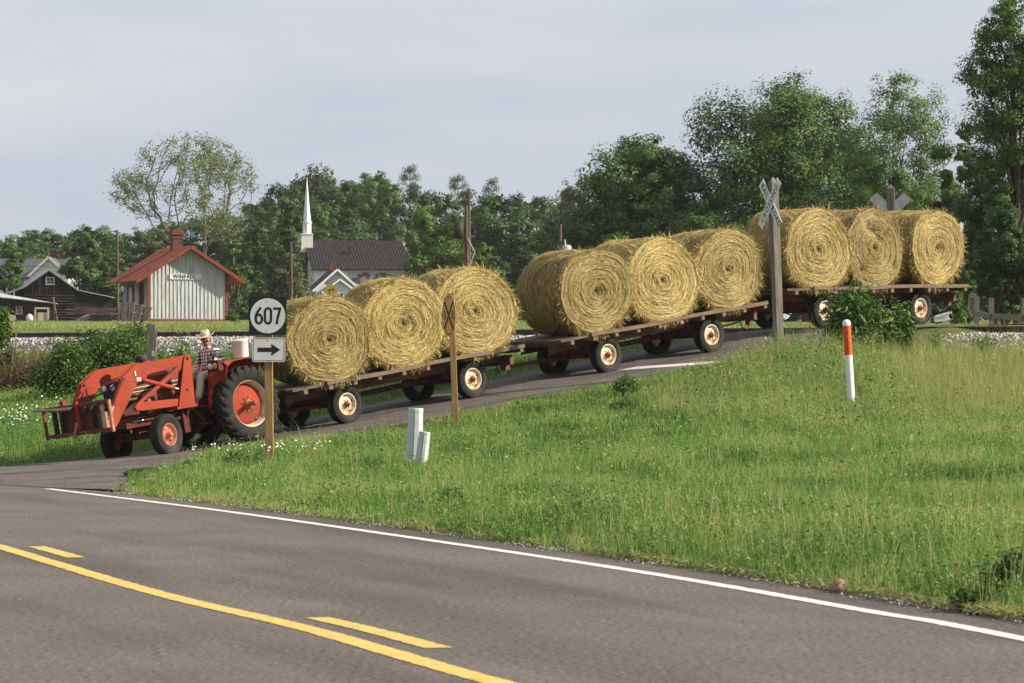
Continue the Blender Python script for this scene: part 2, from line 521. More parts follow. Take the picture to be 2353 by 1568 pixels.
# ---------------------------------------------------------------- the railway
ss = np.arange(-95, 40, 1.0)
prof = [(-4.6, -1.0), (-3.0, -.24), (-1.43, -.19), (0, -.19), (1.35, -.21), (1.9, -.34), (3.9, -1.25)]
V, F = [], []
for s in ss:
    for o, dz in prof:
        q = TR0 + TD * s + TN * o; V.append((q[0], q[1], rail_z(s) + dz + random.uniform(-.02, .02)))
k = len(prof)
for i in range(len(ss) - 1):
    for j in range(k - 1): F.append((i * k + j, i * k + j + 1, (i + 1) * k + j + 1, (i + 1) * k + j))
link('ballast_bed', np_mesh('ballast_bed', np.array(V), np.array(F), [M['ballast']]), kind='structure')
track = empty('railway_track')
track['kind'] = 'structure'
for o in (0.0, -1.5):
    mb = MB()
    for s0 in np.arange(-95, 40, 3.0):
        a = TR0 + TD * s0 + TN * o; b = TR0 + TD * (s0 + 3) + TN * o
        za, zb = rail_z(s0), rail_z(s0 + 3)
        mb.beam((a[0], a[1], za - .155), (b[0], b[1], zb - .155), .14, .02, 0)
        mb.beam((a[0], a[1], za - .09), (b[0], b[1], zb - .09), .02, .11, 0)
        mb.beam((a[0], a[1], za - .0185), (b[0], b[1], zb - .0185), .07, .033, 0)
        mb.beam((a[0], a[1], za - .001), (b[0], b[1], zb - .001), .05, .004, 1)
    mb.build('rail', [M['rail_steel'], M['rail_head']], track)
mb = MB()
for s0 in np.arange(-95, 40, .55):
    if -5 < s0 < 4: continue
    a = TR0 + TD * s0 + TN * .55; b = TR0 + TD * s0 + TN * -2.05
    mb.beam((a[0], a[1], rail_z(s0) - .24), (b[0], b[1], rail_z(s0) - .24), .22, .14, 0)
o = mb.build('sleepers', M['sleeper_wood'], track); o['kind'] = 'stuff'

def stones(name, pts, size, m, label):
    n = len(pts)
    base = np.array([(1, 0, 0), (-1, 0, 0), (0, 1, 0), (0, -1, 0), (0, 0, 1), (0, 0, -1)], float)
    base = base + rng.normal(0, .16, (n, 6, 3))
    sc = size * rng.uniform(.5, 1.25, (n, 1, 1)) * rng.uniform(.7, 1.2, (n, 1, 3))
    th = rng.uniform(0, 6.28, n); c, s = np.cos(th), np.sin(th)
    ph = rng.uniform(-.7, .7, n)
    v = base * sc
    v = np.stack([v[..., 0], v[..., 1] * np.cos(ph)[:, None] - v[..., 2] * np.sin(ph)[:, None], v[..., 1] * np.sin(ph)[:, None] + v[..., 2] * np.cos(ph)[:, None]], -1)
    v = np.stack([v[..., 0] * c[:, None] - v[..., 1] * s[:, None], v[..., 0] * s[:, None] + v[..., 1] * c[:, None], v[..., 2]], -1)
    v += np.asarray(pts)[:, None, :]
    f = np.array([(0, 2, 4), (2, 1, 4), (1, 3, 4), (3, 0, 4), (2, 0, 5), (1, 2, 5), (3, 1, 5), (0, 3, 5)])
    F = (f[None] + (np.arange(n) * 6)[:, None, None]).reshape(-1, 3)
    return link(name, np_mesh(name, v.reshape(-1, 3), F, [m], tint=np.repeat(rng.uniform(0, 1, n), 8)), label=label, kind='stuff', cat='gravel')
M['gravel'] = ramp_mat('gravel', [(.13, .12, .11), (.30, .28, .26), (.42, .39, .36), (.60, .57, .53)], .9, 0)
def on_profile(o): return np.interp(o, [p[0] for p in prof], [p[1] for p in prof])
n = 26000
s_ = rng.uniform(-45, 12, n); o_ = rng.choice([0, 1], n, p=[.12, .88]) * 0 + rng.uniform(-1.0, 3.9, n)
q = TR0[None] + TD[None] * s_[:, None] + TN[None] * o_[:, None]
keep = ~inside(side_poly, q[:, 0], q[:, 1]) & (np.abs(o_) > .1)
q, s_, o_ = q[keep], s_[keep], o_[keep]
stones('gravel', np.stack([q[:, 0], q[:, 1], rail_z(s_) + on_profile(o_) + .01], 1), .05, M['gravel'], 'pale grey ballast stones heaped along the railway track')
pts = []
for p in cut(edge, 18, 58):
    for _ in range(int(max(0, 4.5 + 5 * math.sin(p.y * 1.9) + 3 * math.sin(p.y * 4.3 + 1)))):
        a = random.gauss(.05, .07); b = random.uniform(-.3, .3)
        pts.append((p.x + a - b * .25, p.y + b, .006))
stones('gravel', pts, .010, M['gravel'], 'small loose stones along the edge of the main road')

# ---------------------------------------------------------------- object materials
M['red'] = mat('red_paint', (.335, .040, .015), (.24, .032, .013), 2.5, rough=.7, spec=.2, c3=(.17, .06, .035), s3=4.5, lo3=.52, hi3=.74)
M['red_dirty'] = mat('grimy_red_paint', (.14, .024, .016), (.07, .020, .015), 5, rough=.85, c3=(.03, .024, .02), s3=6, lo3=.45, hi3=.62)
M['bonnet_red'] = mat('dull_shaded_bonnet_red', (.21, .030, .016), (.15, .024, .014), 3, rough=.6, c3=(.10, .05, .035), s3=5, lo3=.58, hi3=.75)  # dull bonnet red, darkened further in colour for the shade it stands in
M['rust'] = mat('rusty_steel', (.17, .055, .030), (.085, .036, .024), 7, rough=.85, c3=(.22, .11, .06), s3=5, lo3=.58, hi3=.7)
M['pale_steel'] = mat('pale_worn_steel', (.42, .22, .13), (.30, .14, .08), 6, rough=.8)
M['dark_metal'] = mat('dark_metal', (.025, .022, .020), (.05, .042, .036), 6, rough=.7)
M['chrome'] = mat('chrome', (.7, .7, .7), rough=.25, metal=1)
M['tyre'] = mat('tyre_rubber', (.016, .0155, .015), (.030, .028, .026), 5, rough=.85, c3=(.085, .072, .060), s3=3.5, lo3=.56, hi3=.85, bump=.2, bscale=40, spec=.2)
M['cream'] = mat('cream_wheel_paint', (.66, .58, .42), (.56, .46, .30), 5, rough=.6, c3=(.26, .10, .04), s3=6, lo3=.6, hi3=.74)
M['salmon'] = mat('faded_red_wheel_paint', (.52, .19, .11), (.42, .13, .07), 6, rough=.75, c3=(.16, .07, .045), s3=7, lo3=.57, hi3=.7)
M['rust_hub'] = mat('rusty_hub', (.20, .055, .03), (.30, .10, .06), 10, rough=.8)
M['deck'] = mat('deck_wood', (.13, .095, .07), (.075, .053, .04), 3, (1, 9, 9), rough=.9, bump=.3, bscale=6)
M['deck_edge'] = mat('deck_edge_wood', (.19, .138, .098), (.12, .085, .062), 3, (.6, 6, 10), rough=.9, bump=.3, bscale=6)
M['brown_beam'] = mat('brown_beam', (.20, .085, .045), (.10, .05, .03), 4, (1, 5, 5), rough=.85)
M['black'] = mat('black_rubber', (.012, .012, .012), rough=.5)
M['white'] = mat('white_paint_metal', (.76, .76, .74), (.70, .70, .67), 4, rough=.55)
M['plastic'] = mat('white_plastic', (.80, .77, .73), rough=.45)
M['cream_stripe'] = mat('cream_stripe', (.70, .64, .50), rough=.5)
M['amber'] = mat('amber_lens', (.62, .25, .03), rough=.25, spec=.6)
M['lens'] = mat('clear_lens', (.60, .60, .62), rough=.15, spec=.7)
M['signblack'] = mat('sign_black', (.012, .012, .013), rough=.5)
M['signwhite'] = mat('sign_white', (.62, .63, .64), (.55, .56, .57), 6, rough=.5)
M['signyellow'] = mat('sign_yellow', (.62, .34, .045), (.52, .27, .035), 5, rough=.5)
M['signback'] = mat('sign_back', (.40, .38, .36), (.50, .48, .46), 5, rough=.6)
M['timber'] = mat('treated_timber', (.36, .235, .095), (.27, .165, .065), 3, (6, 6, .7), rough=.85, bump=.3, bscale=9, c3=(.18, .12, .05), s3=4, st3=(6, 6, .6))
M['grey_timber'] = mat('grey_weathered_timber', (.21, .185, .155), (.12, .105, .088), 4, (7, 7, .6), rough=.95, bump=.4, bscale=9, c3=(.085, .10, .035), s3=2.2, lo3=.58, hi3=.7, st3=(4, 4, .5))

# ---------------------------------------------------------------- wheels
def tyre_profile(Ro, Ri, wd, tread):
    h = wd / 2; k = Ro - Ri
    return [(Ri, -h * .62), (Ri + k * .18, -h * .86), (Ri + k * .5, -h), (Ro - k * .22, -h * .95), (Ro - k * .06, -h * tread), (Ro, -h * tread * .8), (Ro, -h * .2), (Ro - .012, -h * .18), (Ro - .012, h * .0), (Ro, h * .02),
            (Ro, h * tread * .8), (Ro - k * .06, h * tread), (Ro - k * .22, h * .95), (Ro - k * .42, h), (Ro - k * .5, h * 1.012), (Ro - k * .58, h), (Ro - k * .8, h * .88), (Ri + k * .1, h * .8), (Ri, h * .62)]
def wagon_wheel(name, parent, loc, side, Ro=.37, wd=.22):
    w = empty(name, parent); w.location = loc
    if side < 0: w.rotation_euler = (0, 0, math.pi)
    mb = MB().lathe(tyre_profile(Ro, .215, wd, .82), n=44)
    h = wd / 2
    for k in range(46):                                              # tread blocks at the shoulder
        a = 2 * math.pi * k / 46
        for sy in (-1, 1):
            mb.box((0, sy * h * .80, Ro - .012), (.028, .035, .03), 0, None, Matrix.Rotation(a, 4, 'Y'))
    mb.build('tyre', M['tyre'], w)
    rim = MB().lathe([(.222, h * .80), (.212, h * .84), (.200, h * .80), (.185, h * .30), (.150, h * .22), (.125, h * .42), (.105, h * .50), (.06, h * .46), (.055, h * .46)], n=40)
    for k in range(6):
        a = 2 * math.pi * k / 6
        rim.lathe([(.0, h * .62), (.013, h * .60), (.013, h * .42)], (.09 * math.cos(a), 0, .09 * math.sin(a)), 6, 1)
    for k in range(5):
        a = 2 * math.pi * k / 5 + .3
        rim.box((.168 * math.cos(a), h * .26, .168 * math.sin(a)), (.02, .02, .04), 2, Matrix.Rotation(-a, 3, 'Y').to_4x4())
    rim.build('rim', [M['cream'], M['rust_hub'], M['dark_metal']], w)
    MB().lathe([(.062, h * .3), (.062, h * .85), (.05, h * 1.0), (.034, h * 1.05), (.034, h * 1.25), (.0, h * 1.27)], n=18).build('hub', M['rust_hub'], w)
    return w

# ---------------------------------------------------------------- the three wagons
def wagon_frame(a, b, roll):
    F = a - b; Lh = Vector((-F.y, F.x, 0))
    if Lh.y > 0: Lh = -Lh
    Lh.normalize(); Lh.z = roll; Fn = F.normalized(); Lh = (Lh - Fn * Lh.dot(Fn)).normalized()
    return basis(a - .8 * Lh, F, Lh)
WF = [wagon_frame(P(798, 971, 81.0), P(1092, 911, 83.3), .05), wagon_frame(P(1396, 855, 85.86), P(1630, 809, 87.9), .025), wagon_frame(P(1890, 752, 90.3), P(2110, 745, 92.6), .0)]
WB = [3.36, 3.08, 3.25]
def wagon(i, label, tongue_len, red_reach):
    rnd = random.Random(40 + i)
    root = empty('hay_wagon', None, WF[i], label, 'farm wagon', 'flat hay wagons coupled behind the tractor')
    wb = WB[i]; x0, x1 = 1.42, -4.62
    d = MB()
    for k in range(9):                                               # long deck boards
        y = -.94 + k * .235
        d.box(((x0 + x1) / 2 + rnd.uniform(-.03, .03), y, .845 + rnd.uniform(-.006, .006)), (x0 - x1 + rnd.uniform(-.05, .04), .222, .05), 0)
    d.build('deck', M['deck'], root)
    rl = MB()
    xs = np.linspace(.62, x1 - .05, 14)
    for a, b in zip(xs[:-1], xs[1:]):
        rl.beam((a, 1.09, .852 + .012 * math.sin(a * 1.9)), (b - .004, 1.09, .852 + .012 * math.sin(b * 1.9)), .055, .075, 0)
    rl.build('side_rail', M['deck_edge'], root, bevel=.006)
    cb = MB()
    for k in range(10):
        x = x0 - .25 - k * .64
        cb.box((x, 0, .775), (.09, 2.2, .085), 0); 
    cb.build('cross_beams', M['deck_edge'], root)['kind'] = 'stuff'
    for y in (-.42, .42):
        MB().box(((x0 + x1) / 2 - .05, y, .655), (x0 - x1 - .35, .12, .15), 0).build('sill_beam', M['dark_metal'] if y < 0 else M['brown_beam'], root)
    for x in (0, -wb):
        MB().box((x, 0, .5), (.2, 1.25, .16), 0).build('bolster', M['brown_beam'], root)
        MB().beam((x, -.78, .375), (x, .78, .375), .09, .1, 0).build('axle', M['red_dirty'], root)
    rb = MB().box((x1 + .12, 0, .60), (.10, 1.7, .20), 0)
    rb.box((x1 + .10, .62, .48), (.12, .12, .16), 0)
    rb.build('rear_beam', M['brown_beam'], root, bevel=.006)
    MB().beam((-.1, .0, .43), (-wb + .1, .0, .46), .09, .1, 0).beam((-.15, -.5, .40), (-.9, -.02, .43), .05, .06).beam((-.15, .5, .40), (-.9, .02, .43), .05, .06).build('reach_pole', M['red_dirty'], root)
    MB().beam((.05, -.35, .38), (.95, -.03, .40), .06, .07).beam((.05, .35, .38), (.95, .03, .40), .06, .07).beam((.7, 0, .40), (tongue_len, 0, .44), .08, .08).box((tongue_len, 0, .44), (.12, .06, .14)).build('tongue', M['red_dirty'], root)
    ch = MB()
    ch.tube([(x1 + .2, .45, .52), (x1 + .16, .46, .36), (x1 + .02, .46, .30), (x1 - .12, .40, .38)], .014, 5)
    ch.tube([(x1 + .3, -.2, .50), (x1 + .1, -.15, .40), (x1 - .3, -.05, .44)], .018, 5)
    ch.build('hitch_chain', M['dark_metal'], root)
    for x in (0, -wb):
        for s in (1, -1): wagon_wheel('wheel', root, (x, s * .8, .37), s)
    return root
W = [wagon(0, 'wooden flat hay wagon coupled directly behind the red tractor', 2.0, False),
     wagon(1, 'wooden flat hay wagon in the middle of the train, beside the white stop line', 2.15, True),
     wagon(2, 'wooden flat hay wagon at the rear of the train, standing on the railway crossing', 2.0, True)]

# ---------------------------------------------------------------- hay
def vary(t, src, dst, lo=.74, hi=1.12):
    oi = nn(t, 'ShaderNodeObjectInfo'); mr = nn(t, 'ShaderNodeMapRange'); mr.inputs[3].default_value = lo; mr.inputs[4].default_value = hi
    t.links.new(oi.outputs['Random'], mr.inputs[0]); vm = nn(t, 'ShaderNodeVectorMath', operation='SCALE')
    t.links.new(src, vm.inputs[0]); t.links.new(mr.outputs[0], vm.inputs['Scale']); t.links.new(vm.outputs[0], dst)
def hay_mat():
    m = bpy.data.materials.new('hay'); m.use_nodes = True; t = m.node_tree; b = t.nodes['Principled BSDF']
    b.inputs['Roughness'].default_value = .75; b.inputs['Specular IOR Level'].default_value = .25
    tcn = nn(t, 'ShaderNodeTexCoord'); sp = nn(t, 'ShaderNodeSeparateXYZ'); t.links.new(tcn.outputs['Object'], sp.inputs[0])
    def mth(op, a, bb=None):
        n = nn(t, 'ShaderNodeMath', operation=op)
        for i, q in enumerate((a, bb)):
            if q is None: continue
            if isinstance(q, (int, float)): n.inputs[i].default_value = q
            else: t.links.new(q, n.inputs[i])
        return n.outputs[0]
    x, y, z = sp.outputs
    r = mth('SQRT', mth('ADD', mth('MULTIPLY', x, x), mth('MULTIPLY', z, z)))
    a = mth('ARCTAN2', x, z)
    cx = nn(t, 'ShaderNodeCombineXYZ')
    t.links.new(mth('MULTIPLY', r, 26.0), cx.inputs[0]); t.links.new(mth('MULTIPLY', a, 5.0), cx.inputs[1]); t.links.new(mth('MULTIPLY', y, 22.0), cx.inputs[2])
    n = nn(t, 'ShaderNodeTexNoise'); n.inputs['Scale'].default_value = 1.0; n.inputs['Detail'].default_value = 6; n.inputs['Roughness'].default_value = .65
    t.links.new(cx.outputs[0], n.inputs[0])
    rp = nn(t, 'ShaderNodeValToRGB'); e = rp.color_ramp.elements
    e[0].position = .36; e[0].color = (.060, .036, .011, 1); e[1].position = .66; e[1].color = (.40, .295, .10, 1); e.new(.5).color = (.19, .130, .042, 1)
    t.links.new(n.outputs[0], rp.inputs[0]); vary(t, rp.outputs[0], b.inputs['Base Color'])
    bp = nn(t, 'ShaderNodeBump'); bp.inputs['Strength'].default_value = 1; bp.inputs['Distance'].default_value = .04
    t.links.new(n.outputs[0], bp.inputs['Height']); t.links.new(bp.outputs[0], b.inputs['Normal'])
    return m
M['hay'] = hay_mat()
M['straw'] = ramp_mat('straw', [(.075, .046, .014), (.24, .162, .051), (.50, .375, .125), (.66, .525, .21), (.80, .69, .38)], .65, .12, .3)
_t = M['straw'].node_tree; _r = [n for n in _t.nodes if n.type == 'VALTORGB'][0]
for _l in list(_r.outputs[0].links): vary(_t, _r.outputs[0], _l.to_socket)
RX, RZ, BL = .97, .868, 1.5
def bale_mesh(seed, ragged):
    g = np.random.default_rng(seed)
    ph = g.uniform(0, 6.28, 6)
    def rad(a, y):                                                   # gentle unevenness of the roll
        return 1 + .018 * np.sin(2 * a + ph[4]) + .014 * np.sin(3 * a + ph[0]) + .012 * np.sin(5 * a + ph[1] + y * 2) + .009 * np.sin(11 * a + ph[2] + y * 5) + .012 * np.cos(y * 4.2 + ph[3])
    def ring(k, a): return .007 * np.sin(k * 57 + a + ph[3]) + .006 * np.sin(k * 91 + a * 2 + ph[5]) + .008 * np.sin(k * 23 + 3 * a)
    spots = [(g.uniform(.2, .75), g.uniform(0, 6.28), g.uniform(.07, .15)) for _ in range(8)] if seed == 5 else []
    def torn(k, a):                                                  # holes where clumps have come out of the face
        o = 0 * k * a
        for sr, sa, sw in spots: o = o - .15 * np.exp(-((k * np.cos(a) - sr * math.cos(sa)) ** 2 + (k * np.sin(a) - sr * math.sin(sa)) ** 2) / sw ** 2)
        return o
    def surf(a, y, k=1.0):
        q = rad(a, y) * k
        zz = np.cos(a) * RZ * q; xx = np.sin(a) * RX * q
        zz = np.maximum(zz, -RZ * .985)
        return xx, zz
    na, rows = 96, []
    yy = np.linspace(-BL / 2 + .05, BL / 2 - .05, 22)
    rows = [(-BL / 2, .0), (-BL / 2, .5), (-BL / 2, .9), (-BL / 2 + .02, .965)] + [(v, 1.0) for v in yy] + [(BL / 2 - .02, .97)]
    for k in np.linspace(.93, .02, 26): rows.append((BL / 2 + .0, k))
    A = np.linspace(0, 2 * np.pi, na, endpoint=False)
    V = []
    for i, (y, k) in enumerate(rows):
        xx, zz = surf(A, y, max(k, .004))
        yo = np.zeros(na)
        if k < .95 and y > 0:                                        # rings on the wound face, dished at the core
            yo = ring(k, A) + .010 * g.normal(0, 1, na) - .05 * np.exp(-(k / .09) ** 2) + torn(k, A) + .03 * np.sin(2 * A + ph[4]) * (k > .2) + .02 * (1 - k)
        elif k == 1.0:
            j = 1 + g.normal(0, .006, na); xx, zz = xx * j, zz * j
        V.append(np.stack([xx, np.full(na, y) + yo, zz], 1))
    V = np.concatenate(V); nr = len(rows)
    i0 = (np.arange(nr - 1)[:, None] * na + np.arange(na)[None]).ravel(); i1 = (np.arange(nr - 1)[:, None] * na + (np.arange(na)[None] + 1) % na).ravel()
    F = np.stack([i0, i1, i1 + na, i0 + na], 1)
    SV, ST = [], []
    def strands(n, kind):
        if kind == 'face':
            r0 = np.sqrt(g.uniform(.0006, .985, n)); a = g.uniform(0, 6.283, n)
            ln = g.uniform(.07, .26, n) * np.minimum(1, .25 + r0 * 1.3)
            da = ln / (.9 * np.maximum(r0, .08)) / 2 * g.choice([-1, 1], n)
            tilt = g.normal(0, .10, n) * ln
            y0 = BL / 2 + ring(r0, a) - .05 * np.exp(-(r0 / .09) ** 2) + torn(r0, a) + .03 * np.sin(2 * a + ph[4]) * (r0 > .2) + .02 * (1 - r0) + g.uniform(-.004, .020, n)
            pts = []
            for t in (-1, 0, 1):
                rr = np.clip(r0 + tilt * t / .9, .005, 1.0)
                xx, zz = surf(a + da * t, y0, rr)
                pts.append(np.stack([xx, y0 + g.uniform(-.008, .012, n) + (t == 1) * (g.random(n) < .12) * .05, zz], 1))
            wv = np.stack([np.sin(a) * 1.0, g.normal(0, .5, n), np.cos(a)], 1)
            wd = g.uniform(.0022, .0052, n); tint = np.clip(g.normal(.62, .28, n) + .05 * np.sin(r0 * 30 + a + ph[5]), 0, 1)
        elif kind == 'side':
            a = g.uniform(0, 6.283, n); y = g.uniform(-BL / 2, BL / 2, n); ln = g.uniform(.10, .32, n)
            dy = g.normal(0, .22, n) * ln; da = ln / .9 / 2
            lift = g.uniform(1.0, 1.022, n); loose = (g.random(n) < .05)
            pts = []
            for t in (-1, 0, 1):
                k = lift + loose * (t == 1) * g.uniform(.01, .06, n)
                xx, zz = surf(a + da * t, y, k); pts.append(np.stack([xx, y + dy * t, zz], 1))
            wv = np.stack([np.zeros(n), np.ones(n), np.zeros(n)], 1) + g.normal(0, .4, (n, 3))
            wd = g.uniform(.0022, .0055, n); tint = np.clip(g.normal(.46, .27, n), 0, 1)
        else:                                                        # loose wisps round the rim and hanging below
            a = g.uniform(0, 6.283, n); a[: n // 3] = np.pi + g.normal(0, .55, n // 3)
            y = np.where(g.random(n) < .7, BL / 2 - g.uniform(-.02, .05, n), g.uniform(-BL / 2, BL / 2, n)); ln = g.uniform(.06, .20, n)
            xx, zz = surf(a, y, 1.0); p0 = np.stack([xx, y, zz], 1)
            d = np.stack([np.sin(a) * .45, g.normal(.15, .5, n), np.cos(a) * .45], 1) + g.normal(0, .55, (n, 3)); d[: n // 3, 2] -= .5
            d /= np.linalg.norm(d, axis=1, keepdims=True)
            sag = np.array([0, 0, -.05])
            pts = [p0 - d * ln[:, None] * .3, p0 + d * ln[:, None] * .4, p0 + d * ln[:, None] + sag * ln[:, None] * 4 * g.random((n, 1))]
            wv = np.cross(d, g.normal(0, 1, (n, 3))); wd = g.uniform(.0035, .007, n); tint = np.clip(g.normal(.6, .25, n), 0, 1)
        wv = wv / np.linalg.norm(wv, axis=1, keepdims=True) * wd[:, None] / 2 * 1.25
        v = np.stack([pts[0] - wv * .6, pts[0] + wv * .6, pts[1] - wv, pts[1] + wv, pts[2] - wv * .5, pts[2] + wv * .5], 1)
        SV.append(v.reshape(-1, 3)); ST.append(np.repeat(tint, 2))
    strands(13500, 'face'); strands(12500, 'side'); strands(int(1400 * ragged), 'loose')
    sv = np.concatenate(SV); st = np.concatenate(ST)
    b0 = len(V) + np.arange(len(sv) // 6) * 6
    SF = np.stack([np.stack([b0, b0 + 1, b0 + 3, b0 + 2], 1), np.stack([b0 + 2, b0 + 3, b0 + 5, b0 + 4], 1)], 1).reshape(-1, 4)
    FF = np.concatenate([F, SF])
    return np_mesh('hay_bale', np.concatenate([V, sv]), FF, [M['hay'], M['straw']], np.concatenate([np.zeros(len(F), int), np.ones(len(SF), int)]),
                   np.concatenate([np.full(len(F), .5), st]), smooth=np.concatenate([np.ones(len(F), bool), np.zeros(len(SF), bool)]))
BM = [bale_mesh(s, q) for s, q in ((1, 1.7), (2, 1.0), (3, 1.3), (4, 1.1), (5, 1.2))]
# wagon, x, turn about its own axis, turn about the vertical, mesh, height scale, label
bales = [(0, .40, 0, -.20, 0, .95, 'round hay bale nearest the tractor, half hidden by the 607 sign'),
         (0, -1.56, 0, -.25, 1, 1.01, 'middle hay bale on the wagon behind the tractor'),
         (0, -3.50, 0, -.20, 2, .985, 'hay bale behind the yellow round railway sign'),
         (1, .32, 0, -.10, 3, 1.0, 'hay bale with its long shaded side in view, at the front of the middle wagon'),
         (1, -1.62, 0, -.08, 2, .99, 'hay bale in the middle of the middle wagon'),
         (1, -3.58, 0, -.08, 0, .96, 'hay bale at the rear of the middle wagon, left of the near crossbuck post'),
         (2, .42, 0, -.10, 2, .98, 'hay bale just right of the near crossbuck post, at the front of the rear wagon'),
         (2, -1.45, 0, .0, 4, .99, 'hay bale with a torn hollowed face, in the middle of the rear wagon'),
         (2, -3.62, 0, .05, 3, .98, 'brightest and last hay bale, at the tail of the rear wagon')]
for wi, x, tw, yw, me, hs, lab in bales:
    ls = (.98 if x > 0 else .84) if wi == 0 else .97
    mw = WF[wi] @ Matrix.Translation((x - .05, 1.04, .872 + RZ * hs * .985)) @ Matrix.Rotation(yw, 4, 'Z') @ Matrix.Translation((0, -BL * ls / 2, 0)) @ Matrix.Diagonal((.97 if wi == 0 else 1, ls, hs, 1))
    link('hay_bale', BM[me], None, mw, lab, 'hay bale', 'round hay bales on the wagons')

# ---------------------------------------------------------------- the tractor (x forward, y to its left, z up; ground level under the rear axle)
TF = P(392, 1047, 78.0) - P(578, 1012, 79.4)
_L = Vector((.70, -.71, .089))
_Lh = Vector((-TF.y, TF.x, 0)); _Lh = _Lh if _Lh.y < 0 else -_Lh; _Lh.normalize(); _Lh.z = .09
TFn = TF.normalized(); _Lh = (_Lh - TFn * _Lh.dot(TFn)).normalized()
TM = basis(P(578, 1012, 79.4) - .8 * _Lh, TF, _Lh)
tr = empty('farm_tractor', None, TM, 'red farm tractor with a front loader and hay spear, rolling down the side road', 'tractor')
RED, GR = M['red'], M['red_dirty']
# bonnet and front
hood = MB()
sec = [(2.55, .21, 1.02, 1.50), (2.50, .235, 1.0, 1.565), (2.0, .25, .98, 1.60), (1.2, .27, .98, 1.615), (1.02, .27, .98, 1.60)]
vs, fs = [], []
for x, hw, zb, zt in sec:
    vs += [(x, -hw, zb + .2), (x, -hw, zt - .07), (x, -hw + .07, zt), (x, 0, zt + .015), (x, hw - .07, zt), (x, hw, zt - .07), (x, hw, zb + .2)]
for i in range(len(sec) - 1):
    for k in range(6): fs.append((i * 7 + k, i * 7 + k + 1, i * 7 + k + 8, i * 7 + k + 7))
fs.append(tuple(range(7))); hood.add(vs, fs, 0, False)
for s in (1, -1):                                                    # black band between pale lines down the side
    hood.beam((2.45, s * .262, 1.325), (1.1, s * .280, 1.345), .008, .055, 1)
    hood.beam((2.45, s * .263, 1.36), (1.1, s * .281, 1.382), .010, .012, 2)
    hood.beam((2.45, s * .263, 1.29), (1.1, s * .281, 1.308), .010, .012, 2)
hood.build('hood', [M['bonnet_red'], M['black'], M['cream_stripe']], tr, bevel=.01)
g = MB().box((2.575, 0, 1.22), (.05, .40, .56), 0)
for k in range(9): g.box((2.605, 0, .99 + k * .05), (.015, .36, .022), 1)
gr = g.build('grille', [M['dark_metal'], M['black']], tr)
MB().box((2.57, .13, 1.44), (.07, .19, .19), 0).box((2.57, -.13, 1.44), (.07, .19, .19), 0).build('headlight_housing', M['red_dirty'], tr, bevel=.01)
for s in (1, -1):
    MB().lathe([(.065, 0), (.06, .02), (.03, .03), (0, .034)], n=20, mx=Matrix.Translation((2.60, s * .13, 1.44)) @ Matrix.Rotation(-math.pi / 2, 4, 'Z')).build('headlight', M['lens'], gr)
# engine and belly
en = MB()
en.box((1.75, 0, .97), (1.5, .40, .34), 0).box((1.55, .23, 1.08), (.75, .1, .2), 1).box((1.85, .24, .9), (.35, .12, .2), 0)
for x in (1.35, 1.5, 1.65, 1.8): en.tube([(x, .22, 1.17), (x, .30, 1.13), (x, .30, .98)], .022, 7, 1)
en.tube([(1.95, .3, 1.18), (1.95, .3, .86)], .055, 10, 2).tube([(1.45, .33, .93), (1.7, .34, .88), (2.2, .30, .92)], .012, 6, 1)
en.tube([(1.2, .33, 1.16), (1.22, .33, .92)], .045, 10, 2).lathe([(.0, .02), (.16, .02), (.16, -.05), (.0, -.05)], n=22, m=2, mx=Matrix.Translation((2.44, 0, 1.1)) @ Matrix.Rotation(math.pi / 2, 4, 'Z'))
en.build('engine', [GR, M['rust'], M['pale_steel'], M['chrome']], tr, bevel=.008)
fr = MB()
for s in (1, -1):
    fr.beam((2.55, s * .24, .70), (.25, s * .27, .72), .09, .15, 0)
    fr.box((1.55, s * .34, .66), (.12, .14, .2), 1)
    fr.tube([(1.1, s * .42, .78), (1.9, s * .36, .74), (2.4, s * .3, .74)], .02, 6, 1)
    for x in (1.15, 1.42, 1.8, 2.2): fr.lathe([(.0, .02), (.022, .02), (.022, -.01)], (x, s * .345, .74), 8, 2)
fr.box((2.4, 0, .72), (.35, .46, .16), 1).box((1.8, 0, .66), (1.0, .34, .12), 0).prism([(1.15, .70), (1.95, .70), (1.85, .42), (1.35, .40)], -.16, .16, 0).box((.75, 0, .72), (1.0, .5, .4), 0)
fr.build('chassis', [GR, M['rust'], M['chrome']], tr, bevel=.008)
MB().box((.0, 0, .78), (.52, .62, .46), 0).tube([(0, -.85, .72), (0, -.5, .72), (0, .5, .72), (0, .85, .72)], [.08, .12, .12, .08], 14).build('rear_axle', GR, tr, bevel=.02)
MB().beam((2.02, -.68, .46), (2.02, .68, .46), .12, .11, 0).tube([(2.02, .62, .62), (2.02, .62, .34)], .05, 10).tube([(2.02, -.62, .62), (2.02, -.62, .34)], .05, 10).tube([(2.12, -.6, .40), (2.12, .6, .40)], .022, 8).box((2.02, 0, .56), (.22, .2, .18)).build('front_axle', GR, tr)
